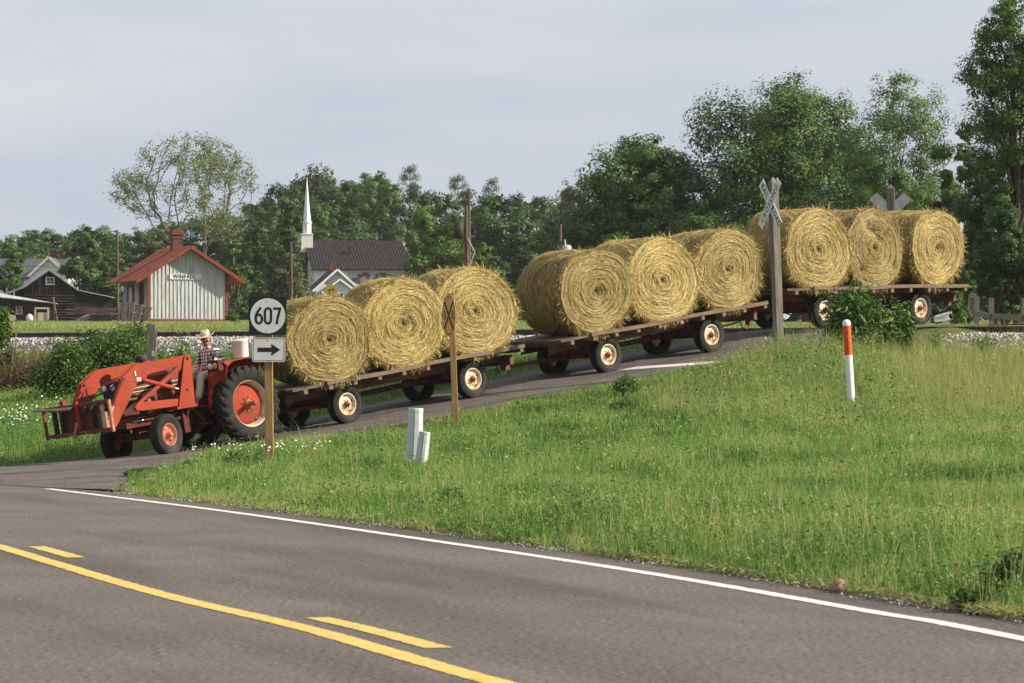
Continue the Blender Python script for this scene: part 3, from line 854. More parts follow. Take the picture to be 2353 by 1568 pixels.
# front wheels, turned a little towards the driver's left
for s in (1, -1):
    wv = empty('front_wheel', tr); wv.location = (2.02, s * .76, .405); wv.rotation_euler = (0, 0, R(13) + (0 if s > 0 else math.pi))
    prof = [(.21, -.09), (.25, -.105), (.32, -.112), (.375, -.10), (.392, -.085), (.388, -.065), (.398, -.055), (.398, -.022), (.385, -.016), (.404, -.010), (.404, .010), (.385, .016), (.398, .022), (.398, .055), (.388, .065), (.392, .085), (.375, .10), (.335, .112), (.315, .115), (.30, .113), (.25, .105), (.21, .09)]
    MB().lathe(prof, n=48).build('tyre', M['tyre'], wv)
    rm = MB().lathe([(.222, .088), (.212, .094), (.20, .088), (.188, .035), (.15, .022), (.10, .03), (.09, .055), (.07, .06)], n=40)
    for k in range(6):
        a = k * math.pi / 3; rm.lathe([(0, .056), (.014, .054), (.014, .02)], (.125 * math.cos(a), 0, .125 * math.sin(a)), 7, 0)
    rm.build('rim', M['salmon'], wv)
    MB().lathe([(.075, .02), (.07, .075), (.05, .09), (.045, .135), (.02, .145), (0, .146)], n=20).build('hub', M['salmon'], wv)
# rear wheels with bar lugs
RO = .735
def rear_wheel(s):
    wv = empty('rear_wheel', tr); wv.location = (0, s * .80, .715)
    if s < 0: wv.rotation_euler = (0, 0, math.pi)
    t = MB().lathe([(.445, -.15), (.47, -.185), (.55, -.2), (.62, -.195), (.672, -.17), (.69, -.08), (.694, 0), (.69, .08), (.672, .17), (.62, .195), (.55, .2), (.47, .185), (.445, .15)], n=64)
    NL = 23
    for k in range(NL):
        for sd in (1, -1):
            a0 = 2 * math.pi * (k + (.5 if sd < 0 else 0)) / NL
            vs, fs = [], []
            for i in range(6):
                u = i / 5
                y = sd * (-.012 + .218 * u); a = a0 + s * (.33 * u)
                rb = .685 - .065 * max(0, u - .55) / .45 - (.05 * max(0, u - .8) / .2)
                rt = RO - .012 * u * u - .075 * max(0, u - .78) / .22
                hw = .024 + .012 * u
                for rr, aa in ((rb, a - (hw + .012) / rb), (rt, a - hw / rt), (rt, a + hw / rt), (rb, a + (hw + .012) / rb)):
                    vs.append((rr * math.sin(aa), y, rr * math.cos(aa)))
            for i in range(5):
                for q in range(3): fs.append((i * 4 + q, i * 4 + q + 1, i * 4 + q + 5, i * 4 + q + 4))
            fs += [(0, 1, 2, 3), (23, 22, 21, 20)]
            t.add(vs, fs, 0, False)
    t.build('tyre', M['tyre'], wv)
    rm = MB().lathe([(.462, .150), (.452, .158), (.44, .150), (.425, .10), (.40, .04), (.39, -.08), (.38, -.10)], n=56, m=1)
    rm.lathe([(.395, -.02), (.385, .0), (.33, .035), (.25, .025), (.17, .055), (.10, .07), (.10, .07)], n=48, m=0)
    rm.lathe([(.385, -.02), (0, -.02)], n=40, m=0)
    for k in range(8):
        a = k * math.pi / 4 + .2
        rm.lathe([(0, .085), (.016, .083), (.016, .04)], (.135 * math.cos(a), 0, .135 * math.sin(a)), 7, 2)
        if k % 2: rm.box((.37 * math.cos(a), .02, .37 * math.sin(a)), (.09, .03, .05), 0, Matrix.Rotation(-a, 3, 'Y').to_4x4())
    rm.build('rim', [RED, M['cream'], M['rust_hub']], wv)
    MB().lathe([(.11, .05), (.10, .10), (.06, .12), (.048, .12), (.048, .30), (.035, .31), (0, .31)], n=20).build('hub', M['rust_hub'], wv)
rear_wheel(1); rear_wheel(-1)
# fenders with lamps
for s in (1, -1):
    f = MB()
    arc = [(.50, 1.10), (.52, 1.35), (.46, 1.50), (.30, 1.585), (0, 1.60), (-.40, 1.585), (-.80, 1.53), (-.86, 1.40)]
    for a, b in zip(arc[:-1], arc[1:]):
        y0, y1 = (.46, .98) if s > 0 else (-.98, -.46)
        f.add([(a[0], y0, a[1]), (a[0], y1, a[1]), (b[0], y1, b[1]), (b[0], y0, b[1]), (a[0] * .985, y0, a[1] - .018), (a[0] * .985, y1, a[1] - .018), (b[0] * .985, y1, b[1] - .018), (b[0] * .985, y0, b[1] - .018)],
              [(0, 1, 2, 3), (7, 6, 5, 4), (0, 4, 5, 1), (2, 6, 7, 3), (1, 5, 6, 2), (0, 3, 7, 4)])
    f.prism([(.58, .62), (.64, .80), (.55, 1.10), (.50, 1.50), (.30, 1.585), (0, 1.60), (-.40, 1.585), (-.80, 1.53), (-.7, 1.1), (-.3, .8), (.2, .62)], s * .44, s * .46)
    f.prism([(.585, .62), (.645, .80), (.56, 1.12), (.46, 1.12), (.40, .66)], s * .46, s * .60)
    f.prism([(.47, 1.50), (.56, 1.58), (.50, 1.60), (.30, 1.60)], s * .90, s * 1.0)
    fo = f.build('fender', RED, tr, bevel=.006)
    fl = MB().box((.60, s * .80, 1.535), (.12, .33, .205), 0).box((.662, s * .80, 1.535), (.006, .30, .17), 1).build('fender_lamp', [GR, M['black']], tr, bevel=.008)
    for dy, mm in ((-.07, 'lens'), (.075, 'amber')):
        MB().lathe([(.064, 0), (.058, .018), (.03, .03), (0, .034)], n=20, mx=Matrix.Translation((.665, s * (.80 + dy * 1), 1.535)) @ Matrix.Rotation(-math.pi / 2, 4, 'Z')).build('lens', M[mm], fl)
# loader: two arms, two towers, rams
arm_poly = [(1.06, 1.80), (1.16, 1.825), (2.33, 1.82), (2.42, 1.79), (2.80, 1.58), (2.72, 1.53), (2.40, 1.47), (2.22, 1.47), (2.12, 1.585), (1.17, 1.655), (1.06, 1.70)]
limb_poly = [(2.78, 1.56), (2.38, 1.48), (3.05, .72), (3.22, .70), (3.27, .82)]
brace_poly = [(2.52, .95), (2.56, 1.02), (2.46, 1.10), (1.20, 1.02), (1.20, .89), (2.40, .93)]
diag_poly = [(2.50, 1.07), (2.36, 1.08), (1.20, 1.62), (1.34, 1.66)]
for s in (1, -1):
    y = s * .60
    am = MB().prism(arm_poly, y - .035, y + .035, 0).prism(limb_poly, y - .03, y + .03, 0).box((2.42, y + s * .04, 1.64), (.055, .012, .12), 2).box((2.425, y + s * .043, 1.64), (.028, .014, .10), 3)
    am.lathe([(0, .055), (.03, .05), (.03, -.05), (0, -.055)], (2.72, y, 1.575), 12, 1).lathe([(0, .055), (.03, .05), (.03, -.05), (0, -.055)], (2.25, y, 1.50), 12, 1).lathe([(0, .05), (.03, .045), (.03, -.045), (0, -.05)], (3.12, y, .80), 12, 1)
    am.box((2.36, y + s * .04, 1.525), (.10, .012, .065), 3).lathe([(.022, .05), (.022, .046), (.010, .046), (.010, .05)], (2.36, y if s > 0 else y - .096, 1.525), 12, 2)
    am.tube([(2.42, y - .02, 1.80), (2.80, y - .02, 1.60)], .018, 6, 0)
    ao = am.build('loader_arm', [RED, M['dark_metal'], M['black'], M['white']], tr, bevel=.006)
    tw = MB()
    tw.prism([(1.05, 1.76), (1.06, 1.82), (1.12, 1.835), (1.18, 1.82), (1.22, 1.76), (1.52, .90), (1.46, .86), (1.12, .86)], y + s * .045, y + s * .065, 0)
    tw.prism([(1.05, 1.76), (1.06, 1.82), (1.12, 1.835), (1.18, 1.82), (1.22, 1.76), (1.52, .90), (1.46, .86), (1.12, .86)], y - s * .065, y - s * .045, 0)
    tw.prism([(1.06, 1.66), (1.075, 1.66), (1.135, .87), (1.12, .87)], y - .046, y + .046, 0)
    tw.prism(brace_poly, y - .04, y + .04, 0).prism(diag_poly, y - .03, y + .03, 0)
    tw.box((1.32, y - s * .1, .86), (.5, .34, .05), 0).box((1.28, y - s * .12, .62), (.14, .08, .50), 1).beam((1.25, y - .02, .84), (1.2, y - s * .25, .42), .05, .08, 1)
    tw.lathe([(0, .09), (.035, .085), (.035, -.085), (0, -.09)], (1.12, y, 1.77), 14, 2).lathe([(0, .085), (.03, .08), (.03, -.08), (0, -.085)], (1.25, y, 1.18), 12, 2)
    tw.build('loader_tower', [RED, GR, M['rust']], tr, bevel=.006)
    ram = MB().tube([(2.25, y + s * .005, 1.50), (1.52, y + s * .005, 1.245)], .045, 14, 0).tube([(1.52, y + s * .005, 1.245), (1.26, y + s * .005, 1.16)], .024, 10, 1)
    ram.build('lift_cylinder', [RED, M['chrome']], tr)
    MB().tube([(2.76, y + s * .055, 1.55), (3.06, y + s * .055, 1.12)], .042, 14, 0).tube([(3.06, y + s * .055, 1.12), (3.22, y + s * .055, .90)], .022, 10, 1).build('tilt_cylinder', [RED, M['chrome']], tr)
MB().tube([(2.95, -.58, .93), (2.95, .58, .93)], .05, 12).build('cross_tube', RED, tr)
hs = MB()
for k, (a, b) in enumerate((((2.75, -.50, 1.50), (2.80, .45, 1.50)), ((2.72, -.52, 1.46), (2.75, .52, 1.44)), ((2.9, -.45, 1.36), (2.5, .50, 1.42)))):
    a, b = Vector(a), Vector(b); pts = []
    for i in range(15):
        t = i / 14; p = a.lerp(b, t); p.z -= (.22 + .05 * k) * 4 * t * (1 - t) * (1.0 + .25 * math.sin(7 * t + k)); p.x += .22 * math.sin(math.pi * t); pts.append(p)
    hs.tube(pts, .014, 6)
hs.build('hydraulic_hoses', M['black'], tr)
# hay spear on its square frame
sp = MB()
yl, yr, zb, zt = 1.02, -1.0, .70, 1.22
for z in (zb, zt): sp.beam((3.42, yl, z), (3.42, yr, z), .06, .075, 0)
for yy, mi in ((yl, 1), (yr, 0), (.70, 2), (.42, 2), (-.52, 2), (-.74, 2)): sp.beam((3.42 + (.03 if mi != 2 else -.02), yy, zb - .05), (3.42 + (.03 if mi != 2 else -.02), yy, zt + .03), .055 if mi != 2 else .10, .05, mi, (0, 1, 0))
sp.box((3.34, 0, .95), (.03, 1.25, .46), 3).box((3.36, .13, 1.15), (.12, .16, .2), 2).beam((3.46, .05, 1.3), (3.47, .05, .78), .05, .06, 4, (0, 1, 0))
sp.beam((3.49, .03, .9), (3.52, -.10, .62), .04, .05, 1)
for s in (1, -1): sp.box((3.30, s * .60, .86), (.14, .10, .34), 1)
sp.box((3.3, -.55, 1.25), (.1, .1, .2), 4)
so = sp.build('spear_frame', [M['rust'], M['pale_steel'], M['dark_metal'], GR, RED], tr, bevel=.005)
MB().tube([(3.38, -.02, 1.17), (3.9, -.02, 1.20), (4.30, -.01, 1.25), (4.50, 0, 1.28)], [.045, .042, .028, .006], 12).build('hay_spear', M['dark_metal'], tr)
# odds and ends on top
MB().tube([(1.72, 0, 1.60), (1.72, 0, 1.83)], .045, 12).lathe([(.0, 1.83), (.10, 1.83), (.11, 1.87), (.11, 1.93), (.09, 1.955), (0, 1.96)], (1.72, 0, 0), 20, axis='z').build('air_cleaner', M['dark_metal'], tr)
st = MB()
N = 28
ring = [(.17 * math.cos(2 * math.pi * k / N), .17 * math.sin(2 * math.pi * k / N)) for k in range(N)]
mxs = Matrix.Translation((.74, 0, 1.66)) @ Matrix.Rotation(R(-32), 4, 'Y')
rp = [mxs @ Vector((a, b, 0)) for a, b in ring]; rp.append(rp[0])
st.tube(rp, .014, 8, caps=False)
for k in (0, 9, 19): st.tube([mxs @ Vector((0, 0, -.03)), mxs @ Vector((ring[k][0], ring[k][1], 0))], .009, 6)
st.tube([mxs @ Vector((0, 0, -.01)), (.98, 0, 1.30)], .02, 8)
st.build('steering_wheel', M['black'], tr)
MB().box((.98, 0, 1.42), (.16, .5, .36), 0).build('dashboard', GR, tr, bevel=.02)
MB().box((.02, 0, 1.245), (.46, .48, .10), 0).box((-.24, 0, 1.42), (.08, .46, .34), 0, Matrix.Rotation(R(-12), 4, 'Y')).box((-.0, 0, 1.13), (.3, .3, .2), 1).build('seat', [M['black'], M['dark_metal']], tr, bevel=.03)
MB().box((.85, .33, .815), (.46, .30, .03), 0).box((.85, -.33, .815), (.46, .30, .03), 0).beam((1.0, .42, .80), (.75, .45, .50), .03, .05).beam((.75, .30, .80), (.9, .42, .46), .03, .05).box((.82, .45, .48), (.34, .2, .03)).build('footboard', GR, tr)
MB().tube([(-.25, 0, .42), (-.75, 0, .42)], .05, 8).box((-.72, 0, .42), (.18, .12, .05)).build('drawbar', M['dark_metal'], tr)
# white bucket standing on the left fender
bk = MB().lathe([(0, .003), (.135, 0), (.14, .01), (.165, .30), (.175, .305), (.175, .325), (.165, .33), (.158, .325), (.152, .29), (.13, .02), (0, .02)], n=36, axis='z')
bk.lathe([(.0, .352), (.15, .352), (.178, .345), (.180, .318), (.176, .318)], n=36, axis='z')
bo = bk.build('plastic_bucket', M['plastic'], None, TM @ Matrix.Translation((-.17, .70, 1.605)), label='white plastic bucket standing on the tractor fender behind the driver', cat='bucket')
hm = MB(); hm.tube([(.172 * math.cos(t), .172 * math.sin(t), .31 - .02 * abs(math.sin(t))) for t in np.linspace(-.2, math.pi + .2, 20)], .004, 5); hm.build('bucket_handle', M['chrome'], bo)

# ---------------------------------------------------------------- the driver
SKIN = mat('skin', (.40, .20, .13), (.34, .155, .10), 14, rough=.55)
def plaid():
    m = bpy.data.materials.new('plaid_cloth'); m.use_nodes = True; t = m.node_tree; b = t.nodes['Principled BSDF']; b.inputs['Roughness'].default_value = .9; b.inputs['Specular IOR Level'].default_value = .1
    tcn = nn(t, 'ShaderNodeTexCoord'); sp_ = nn(t, 'ShaderNodeSeparateXYZ'); t.links.new(tcn.outputs['Object'], sp_.inputs[0])
    def mth(op, a, bb=None):
        n = nn(t, 'ShaderNodeMath', operation=op)
        for i, q in enumerate((a, bb)):
            if q is None: continue
            if isinstance(q, (int, float)): n.inputs[i].default_value = q
            else: t.links.new(q, n.inputs[i])
        return n.outputs[0]
    def band(src, f, wd, ph):
        return mth('LESS_THAN', mth('FRACT', mth('ADD', mth('MULTIPLY', src, f), ph)), wd)
    hx = mth('ADD', sp_.outputs[1], mth('MULTIPLY', sp_.outputs[0], .55))
    v = mth('ADD', mth('MULTIPLY', band(hx, 16, .42, 0), .42), mth('MULTIPLY', band(sp_.outputs[2], 16, .42, .2), .42))
    v2 = mth('ADD', v, mth('MULTIPLY', mth('ADD', band(hx, 16, .12, .35), band(sp_.outputs[2], 16, .12, .5)), .16))
    r = nn(t, 'ShaderNodeValToRGB'); e = r.color_ramp.elements
    e[0].position = 0; e[0].color = (.86, .82, .78, 1); e[1].position = .9; e[1].color = (.075, .04, .045, 1); e.new(.42).color = (.34, .22, .20, 1)
    t.links.new(v2, r.inputs[0]); t.links.new(r.outputs[0], b.inputs['Base Color'])
    return m
PL = plaid()
TROU = mat('khaki_trousers', (.42, .375, .28), (.50, .455, .35), 7, rough=.95, bump=.3, bscale=18)
STRAW = mat('pale_straw_hat', (.52, .43, .29), (.62, .53, .38), 20, rough=.9, c3=(.34, .26, .16), s3=9, lo3=.58, hi3=.7)
BOOT = mat('brown_boot', (.16, .09, .045), (.24, .15, .08), 9, rough=.7)
HAIR = mat('grey_hair', (.16, .14, .125), rough=.9)
def skin(name, verts, edges, parent, mats, root=0, sub=2):
    me = bpy.data.meshes.new(name)
    me.from_pydata([v[:3] for v in verts], edges, [])
    o = bpy.data.objects.new(name, me); COL.objects.link(o)
    md = o.modifiers.new('skin', 'SKIN'); md.use_smooth_shade = True; md.branch_smoothing = .6
    for i, v in enumerate(verts):
        r = v[3]; sv = me.skin_vertices[0].data[i]; sv.radius = (r, r) if not isinstance(r, tuple) else r; sv.use_root = (i == root)
    s2 = o.modifiers.new('sub', 'SUBSURF'); s2.levels = sub; s2.render_levels = sub
    dg = bpy.context.evaluated_depsgraph_get(); dg.update()
    m2 = bpy.data.meshes.new_from_object(o.evaluated_get(dg))
    bpy.data.objects.remove(o); bpy.data.meshes.remove(me)
    m2.materials.clear()
    for q in mats: m2.materials.append(q)
    for p in m2.polygons: p.use_smooth = True; p.material_index = 0
    return link(name, m2, parent)
man = empty('person', None, TM, 'seated driver in plaid shirt, khaki trousers and pale cowboy hat on the red tractor', 'person')
HD = Vector((.70, .71, 0)).normalized(); HS = Vector((-.71, .70, 0))      # where the head looks; its own left
hc = Vector((.085, .03, 2.055))
# one continuous body
bv = [(.03, 0, 1.36, .13), (.05, 0, 1.50, .15), (.06, .005, 1.66, .155), (.06, .01, 1.80, .15), (.065, .015, 1.885, .075), (.075, .02, 1.945, .058), (.085, .03, 2.01, .078), (.085, .03, 2.075, .092), (.08, .03, 2.14, .082)]
be = [(i, i + 1) for i in range(8)]
def add(v, prev):
    bv.append(v); be.append((prev, len(bv) - 1)); return len(bv) - 1
# right arm: down to the lap
a = add((.07, -.17, 1.835, .065), 3); a = add((.08, -.23, 1.76, .056), a); a = add((.16, -.26, 1.56, .047), a); a = add((.30, -.16, 1.47, .040), a); a = add((.42, -.05, 1.455, .030), a); hand_r = add((.49, .0, 1.452, .030), a)
# left arm: behind the fender lamp, hand on the fender edge
a = add((.06, .19, 1.835, .065), 3); a = add((.05, .26, 1.76, .056), a); a = add((.0, .36, 1.60, .047), a); a = add((.10, .46, 1.60, .040), a); a = add((.20, .50, 1.63, .030), a); hand_l = add((.27, .51, 1.632, .030), a)
# legs
for s, kn, an in ((1, (.53, .22, 1.36), (.78, .33, .93)), (-1, (.52, -.20, 1.36), (.80, -.28, .93))):
    a = add((.08, s * .10, 1.345, .095), 0); a = add((.30, s * .165, 1.37, .085), a); a = add((kn[0], kn[1], kn[2], .065), a); a = add((.64, (kn[1] + an[1]) / 2, 1.15, .055), a); a = add((an[0], an[1], an[2], .04), a)
    a = add((an[0] + .02, an[1] + .005 * s, .88, .042), a); add((an[0] + .15, an[1] + .04 * s, .865, .034), a)
def fingers(h, d, side, up, curl):
    d, side, up = Vector(d).normalized(), Vector(side).normalized(), Vector(up).normalized()
    p = Vector(bv[h][:3])
    for k, (off, ln) in enumerate(((-.027, .068), (-.009, .078), (.009, .074), (.026, .058))):
        b = p + d * .035 + side * off
        i = add((*b, .0095), h); q = b + d * ln * .5 - up * ln * .12; i = add((*q, .0088), i); q = q + d * ln * .38 - up * ln * curl; add((*q, .007), i)
    b = p - side * .032 + d * .0; i = add((*b, .011), h); q = b + d * .032 - side * .018; i = add((*q, .0095), i); q = q + d * .03 - up * .008; add((*q, .008), i)
fingers(hand_r, (.8, .45, -.25), (-.45, .8, 0), (.1, 0, 1), .30)
fingers(hand_l, (.95, .1, -.3), (-.1, .95, 0), (.2, 0, 1), .35)
body = skin('body', bv, be, man, [SKIN], 0)
# the face: nose, brows, mouth, ears, all part of the head
def fp(f, l, u): return hc + HD * f + HS * l + Vector((0, 0, u))
def blob(c, r, n=10, m=0):
    prof_ = [(r[2] * math.sin(math.pi * k / 8), -r[1] * math.cos(math.pi * k / 8)) for k in range(9)]
    mm = Matrix((HD * r[0], HS * 1.0, Vector((0, 0, 1)) * 1.0)).transposed().to_4x4()
    vs, fs = [], []
    for i in range(9):
        ph = math.pi * i / 8
        for k in range(n):
            t = 2 * math.pi * k / n
            vs.append(c + HD * (r[0] * math.sin(ph) * math.cos(t)) + HS * (r[1] * math.sin(ph) * math.sin(t)) + Vector((0, 0, r[2] * math.cos(ph))))
    for i in range(8):
        for k in range(n): fs.append((i * n + k, i * n + (k + 1) % n, (i + 1) * n + (k + 1) % n, (i + 1) * n + k))
    return vs, fs
LIPS = mat('lips', (.25, .09, .07), rough=.5); EYES = mat('eyes', (.05, .035, .03), rough=.3)
for nm, c, r, m in (('nose', fp(.094, 0, -.008), (.022, .015, .026), SKIN), ('chin', fp(.083, .0, -.085), (.02, .032, .022), SKIN), ('brow', fp(.082, 0, .035), (.018, .052, .012), SKIN), ('cheek', fp(.07, .04, -.03), (.024, .024, .026), SKIN), ('cheek', fp(.07, -.04, -.03), (.024, .024, .026), SKIN),
                ('ear', fp(.0, .092, 0), (.018, .012, .034), SKIN), ('ear', fp(.0, -.092, 0), (.018, .012, .034), SKIN), ('mouth', fp(.088, .0, -.052), (.010, .026, .005), LIPS),
                ('eye', fp(.084, .032, .014), (.010, .013, .008), EYES), ('eye', fp(.084, -.032, .014), (.010, .013, .008), EYES)):
    fc = MB(); fc.add(*blob(c, r), 0, True); fc.build(nm, m, body)
hv = MB(); hv.add(*blob(fp(-.022, 0, .02), (.090, .093, .085), 16), 0, True); hv.build('hair', HAIR, man)
# shirt, trousers, boots
sv_ = [(.04, 0, 1.44, .165), (.055, 0, 1.56, .178), (.062, .005, 1.70, .178), (.06, .01, 1.82, .150), (.066, .016, 1.90, .085), (.07, .018, 1.925, .072)]
se = [(i, i + 1) for i in range(5)]
def sadd(v, prev):
    sv_.append(v); se.append((prev, len(sv_) - 1)); return len(sv_) - 1
a = sadd((.068, -.165, 1.842, .085), 3); a = sadd((.08, -.232, 1.76, .073), a); a = sadd((.16, -.262, 1.56, .064), a); a = sadd((.31, -.155, 1.468, .052), a); sadd((.385, -.082, 1.460, .044), a)
a = sadd((.058, .185, 1.842, .085), 3); a = sadd((.05, .262, 1.76, .073), a); a = sadd((.0, .362, 1.60, .064), a); a = sadd((.11, .462, 1.60, .052), a); sadd((.165, .485, 1.618, .044), a)
shirt = skin('shirt', sv_, se, man, [PL], 0)
cl = MB()
for s in (1, -1):
    b0 = Vector((.085, .03, 1.925)) + HS * s * .015 + HD * .065
    cl.add([b0, b0 + HS * s * .06 - HD * .02 + Vector((0, 0, .02)), b0 + HS * s * .065 + HD * .01 + Vector((0, 0, -.04)), b0 + HS * s * .02 + HD * .028 + Vector((0, 0, -.065))], [(0, 1, 2, 3)])
co = cl.build('collar', PL, shirt); md = co.modifiers.new('solid', 'SOLIDIFY'); md.thickness = .008
tv = [(.04, 0, 1.475, .158), (.04, 0, 1.38, .165)]; te = [(0, 1)]
def tadd(v, prev):
    tv.append(v); te.append((prev, len(tv) - 1)); return len(tv) - 1
for s, kn, an in ((1, (.53, .22, 1.36), (.775, .33, .95)), (-1, (.52, -.20, 1.36), (.795, -.28, .95))):
    a = tadd((.10, s * .10, 1.355, .115), 1); a = tadd((.30, s * .165, 1.378, .105), a); a = tadd((kn[0] - .01, kn[1], kn[2], .088), a); a = tadd((.625, (kn[1] + an[1]) / 2, 1.15, .080), a); tadd((an[0] - .01, an[1], an[2], .074), a)
skin('trousers', tv, te, man, [TROU], 0)
MB().tube([(.05 + .172 * math.cos(t), .168 * math.sin(t), 1.488) for t in np.linspace(0, 2 * math.pi, 25)], .014, 6, caps=False).build('belt', BOOT, man)
for s, an in ((1, (.78, .33)), (-1, (.80, -.28))):
    skin('boot', [(an[0], an[1], .96, .05), (an[0] + .01, an[1], .895, .056), (an[0] + .10, an[1] + .03 * s, .872, .045), (an[0] + .20, an[1] + .06 * s, .865, .040)], [(0, 1), (1, 2), (2, 3)], man, [BOOT], 1)
# hat: creased crown, brim rolled up at the sides
hat = MB(); vs, fs = [], []
prof_ = [(.0, .115), (.045, .118), (.075, .108), (.092, .06), (.100, .012), (.106, .0), (.14, -.006), (.175, -.004), (.185, .0)]
n = 36
tilt = Matrix.Translation(hc + Vector((0, 0, .078))) @ Matrix((HD, HS, Vector((0, 0, 1)))).transposed().to_4x4() @ Matrix.Rotation(R(4), 4, 'Y')
for i, (r_, h_) in enumerate(prof_):
    for k in range(n):
        t = 2 * math.pi * k / n; c, s = math.cos(t), math.sin(t)
        z = h_
        if i <= 2: z -= .035 * max(0, 1 - abs(s) * r_ / .05) - (.012 if c > .3 else 0)
        if i >= 6: z += .055 * (abs(s) ** 3) * (r_ - .106) / .08 - .022 * max(0, c) * (r_ - .106) / .08
        vs.append((r_ * c * 1.12, r_ * s * .98, z))
for i in range(len(prof_) - 1):
    for k in range(n): fs.append((i * n + k, i * n + (k + 1) % n, (i + 1) * n + (k + 1) % n, (i + 1) * n + k))
hat.add(vs, fs, 0, True, tilt)
ho = hat.build('hat', STRAW, man); md = ho.modifiers.new('solid', 'SOLIDIFY'); md.thickness = .006
bd = MB(); bd.lathe([(.104, .004), (.1035, .022), (.100, .024)], n=36, axis='z', mx=tilt @ Matrix.Diagonal((1.12, .98, 1, 1)), sm=True); bd.build('hat_band', mat('hat_band', (.36, .28, .17), rough=.9), ho)

# ---------------------------------------------------------------- signs and posts on the verge
def on_ground(p): return Vector((p[0], p[1], gz(p[0], p[1])))
def lean_mw(base, lx=0, ly=0, a=0):
    return Matrix.Translation(base) @ Matrix.Rotation(ly, 4, 'X') @ Matrix.Rotation(lx, 4, 'Y') @ Matrix.Rotation(a, 4, 'Z')
def rrect(w_, h_, r, n=6):
    o = []
    for cx, cy, a0 in ((w_ / 2 - r, h_ / 2 - r, 0), (-w_ / 2 + r, h_ / 2 - r, 90), (-w_ / 2 + r, -h_ / 2 + r, 180), (w_ / 2 - r, -h_ / 2 + r, 270)):
        for k in range(n + 1):
            a = R(a0 + 90 * k / n); o.append((cx + r * math.cos(a), cy + r * math.sin(a)))
    return o
def circle(r, n=48): return [(r * math.cos(2 * math.pi * k / n), r * math.sin(2 * math.pi * k / n)) for k in range(n)]
def arc(cx, cy, rx, ry, a0, a1, n=20): return [(cx + rx * math.cos(R(a0 + (a1 - a0) * k / n)), cy + ry * math.sin(R(a0 + (a1 - a0) * k / n))) for k in range(n + 1)]
S = FPX / 68                                                        # the route sign
base = P(619, 1070, 68); zt = lambda py: EYE + (900 - py) / FPX * 68
rs = empty('route_sign', None, Matrix.Translation(base), 'square black route sign 607 above a white right arrow plate, on a timber post', 'road sign')
H_ = zt(690) - base.z
MB().box((0, 0, H_ / 2 - .15), (.135, .12, H_ + .3)).build('post', M['timber'], rs, lean_mw((0, 0, 0), R(-.6)), bevel=.008).matrix_parent_inverse = Matrix()
post = rs.children[0]; post.matrix_world = Matrix.Translation(base) @ lean_mw((0, 0, 0), R(-.5))
def plate(name, parent, px, py, Y, n, poly, m, th=.006, roll=0.0, off=0.0):
    mw = facing(P(px, py, Y), n, roll) @ Matrix.Translation((0, 0, off))
    mb = MB().prism(poly, -th / 2, th / 2, 0, plane='xy')
    return mb.build(name, m if isinstance(m, list) else [m], parent, mw), mw
n607 = (.05, -1.0)
pl, mw = plate('route_plate', rs, 615, 725, 67.9, n607, rrect(.615, .63, .03), M['signblack'])
MB().prism(circle(.288), .0032, .0052, 0, plane='xy').build('white_disc', M['signwhite'], pl, mw)
dg_ = MB(); sw = .040
def digits(cx):
    return cx
x = -.145; hw, hh = .05, .135
ribbon(dg_, arc(x, -.052, hw, .072, 0, 360, 26)[:-1], sw, .0052, .0068, closed=True)
ribbon(dg_, [(x - hw, -.052), (x - hw * .96, -.01), (x - hw * .75, .035), (x + .0, .095), (x + hw * .72, .134)], sw, .0053, .0069)
x = 0.005
ribbon(dg_, arc(x, .062, hw, .062, 0, 180, 16) + arc(x, -.062, hw, .062, 180, 360, 16), sw, .0052, .0068, closed=True)
x = .155
ribbon(dg_, [(x - hw - .015, .118), (x + hw + .018, .118)], sw, .0052, .0068)
ribbon(dg_, [(x + hw + .0, .125), (x + hw * .55, .04), (x + hw * .1, -.05), (x - hw * .15, -.137)], sw, .0054, .0070)
dg_.build('number', M['signblack'], pl, mw)
for y in (.245, -.245): MB().lathe([(.011, .0055), (.009, .012), (0, .013)], (0, y, 0), 10, axis='z').build('bolt', M['chrome'], pl, mw)
pl2, mw2 = plate('arrow_plate', rs, 617, 803, 67.9, n607, rrect(.545, .40, .045), M['signwhite'])
bb = MB()
o_, i_ = rrect(.515, .37, .038), rrect(.497, .352, .03)
k = len(o_)
bb.add([(a, b, .0040) for a, b in o_] + [(a, b, .0040) for a, b in i_], [(q, (q + 1) % k, k + (q + 1) % k, k + q) for q in range(k)])
bb.prism([(-.18, -.036), (.05, -.036), (.04, -.09), (.06, -.09), (.19, 0), (.06, .09), (.04, .09), (.05, .036), (-.18, .036)], .0035, .0050, 0, plane='xy')
bb.build('arrow', M['signblack'], pl2, mw2)
for y in (.165, -.165): MB().lathe([(.011, .0035), (.009, .010), (0, .011)], (0, y, 0), 10, axis='z').build('bolt', M['chrome'], pl2, mw2)

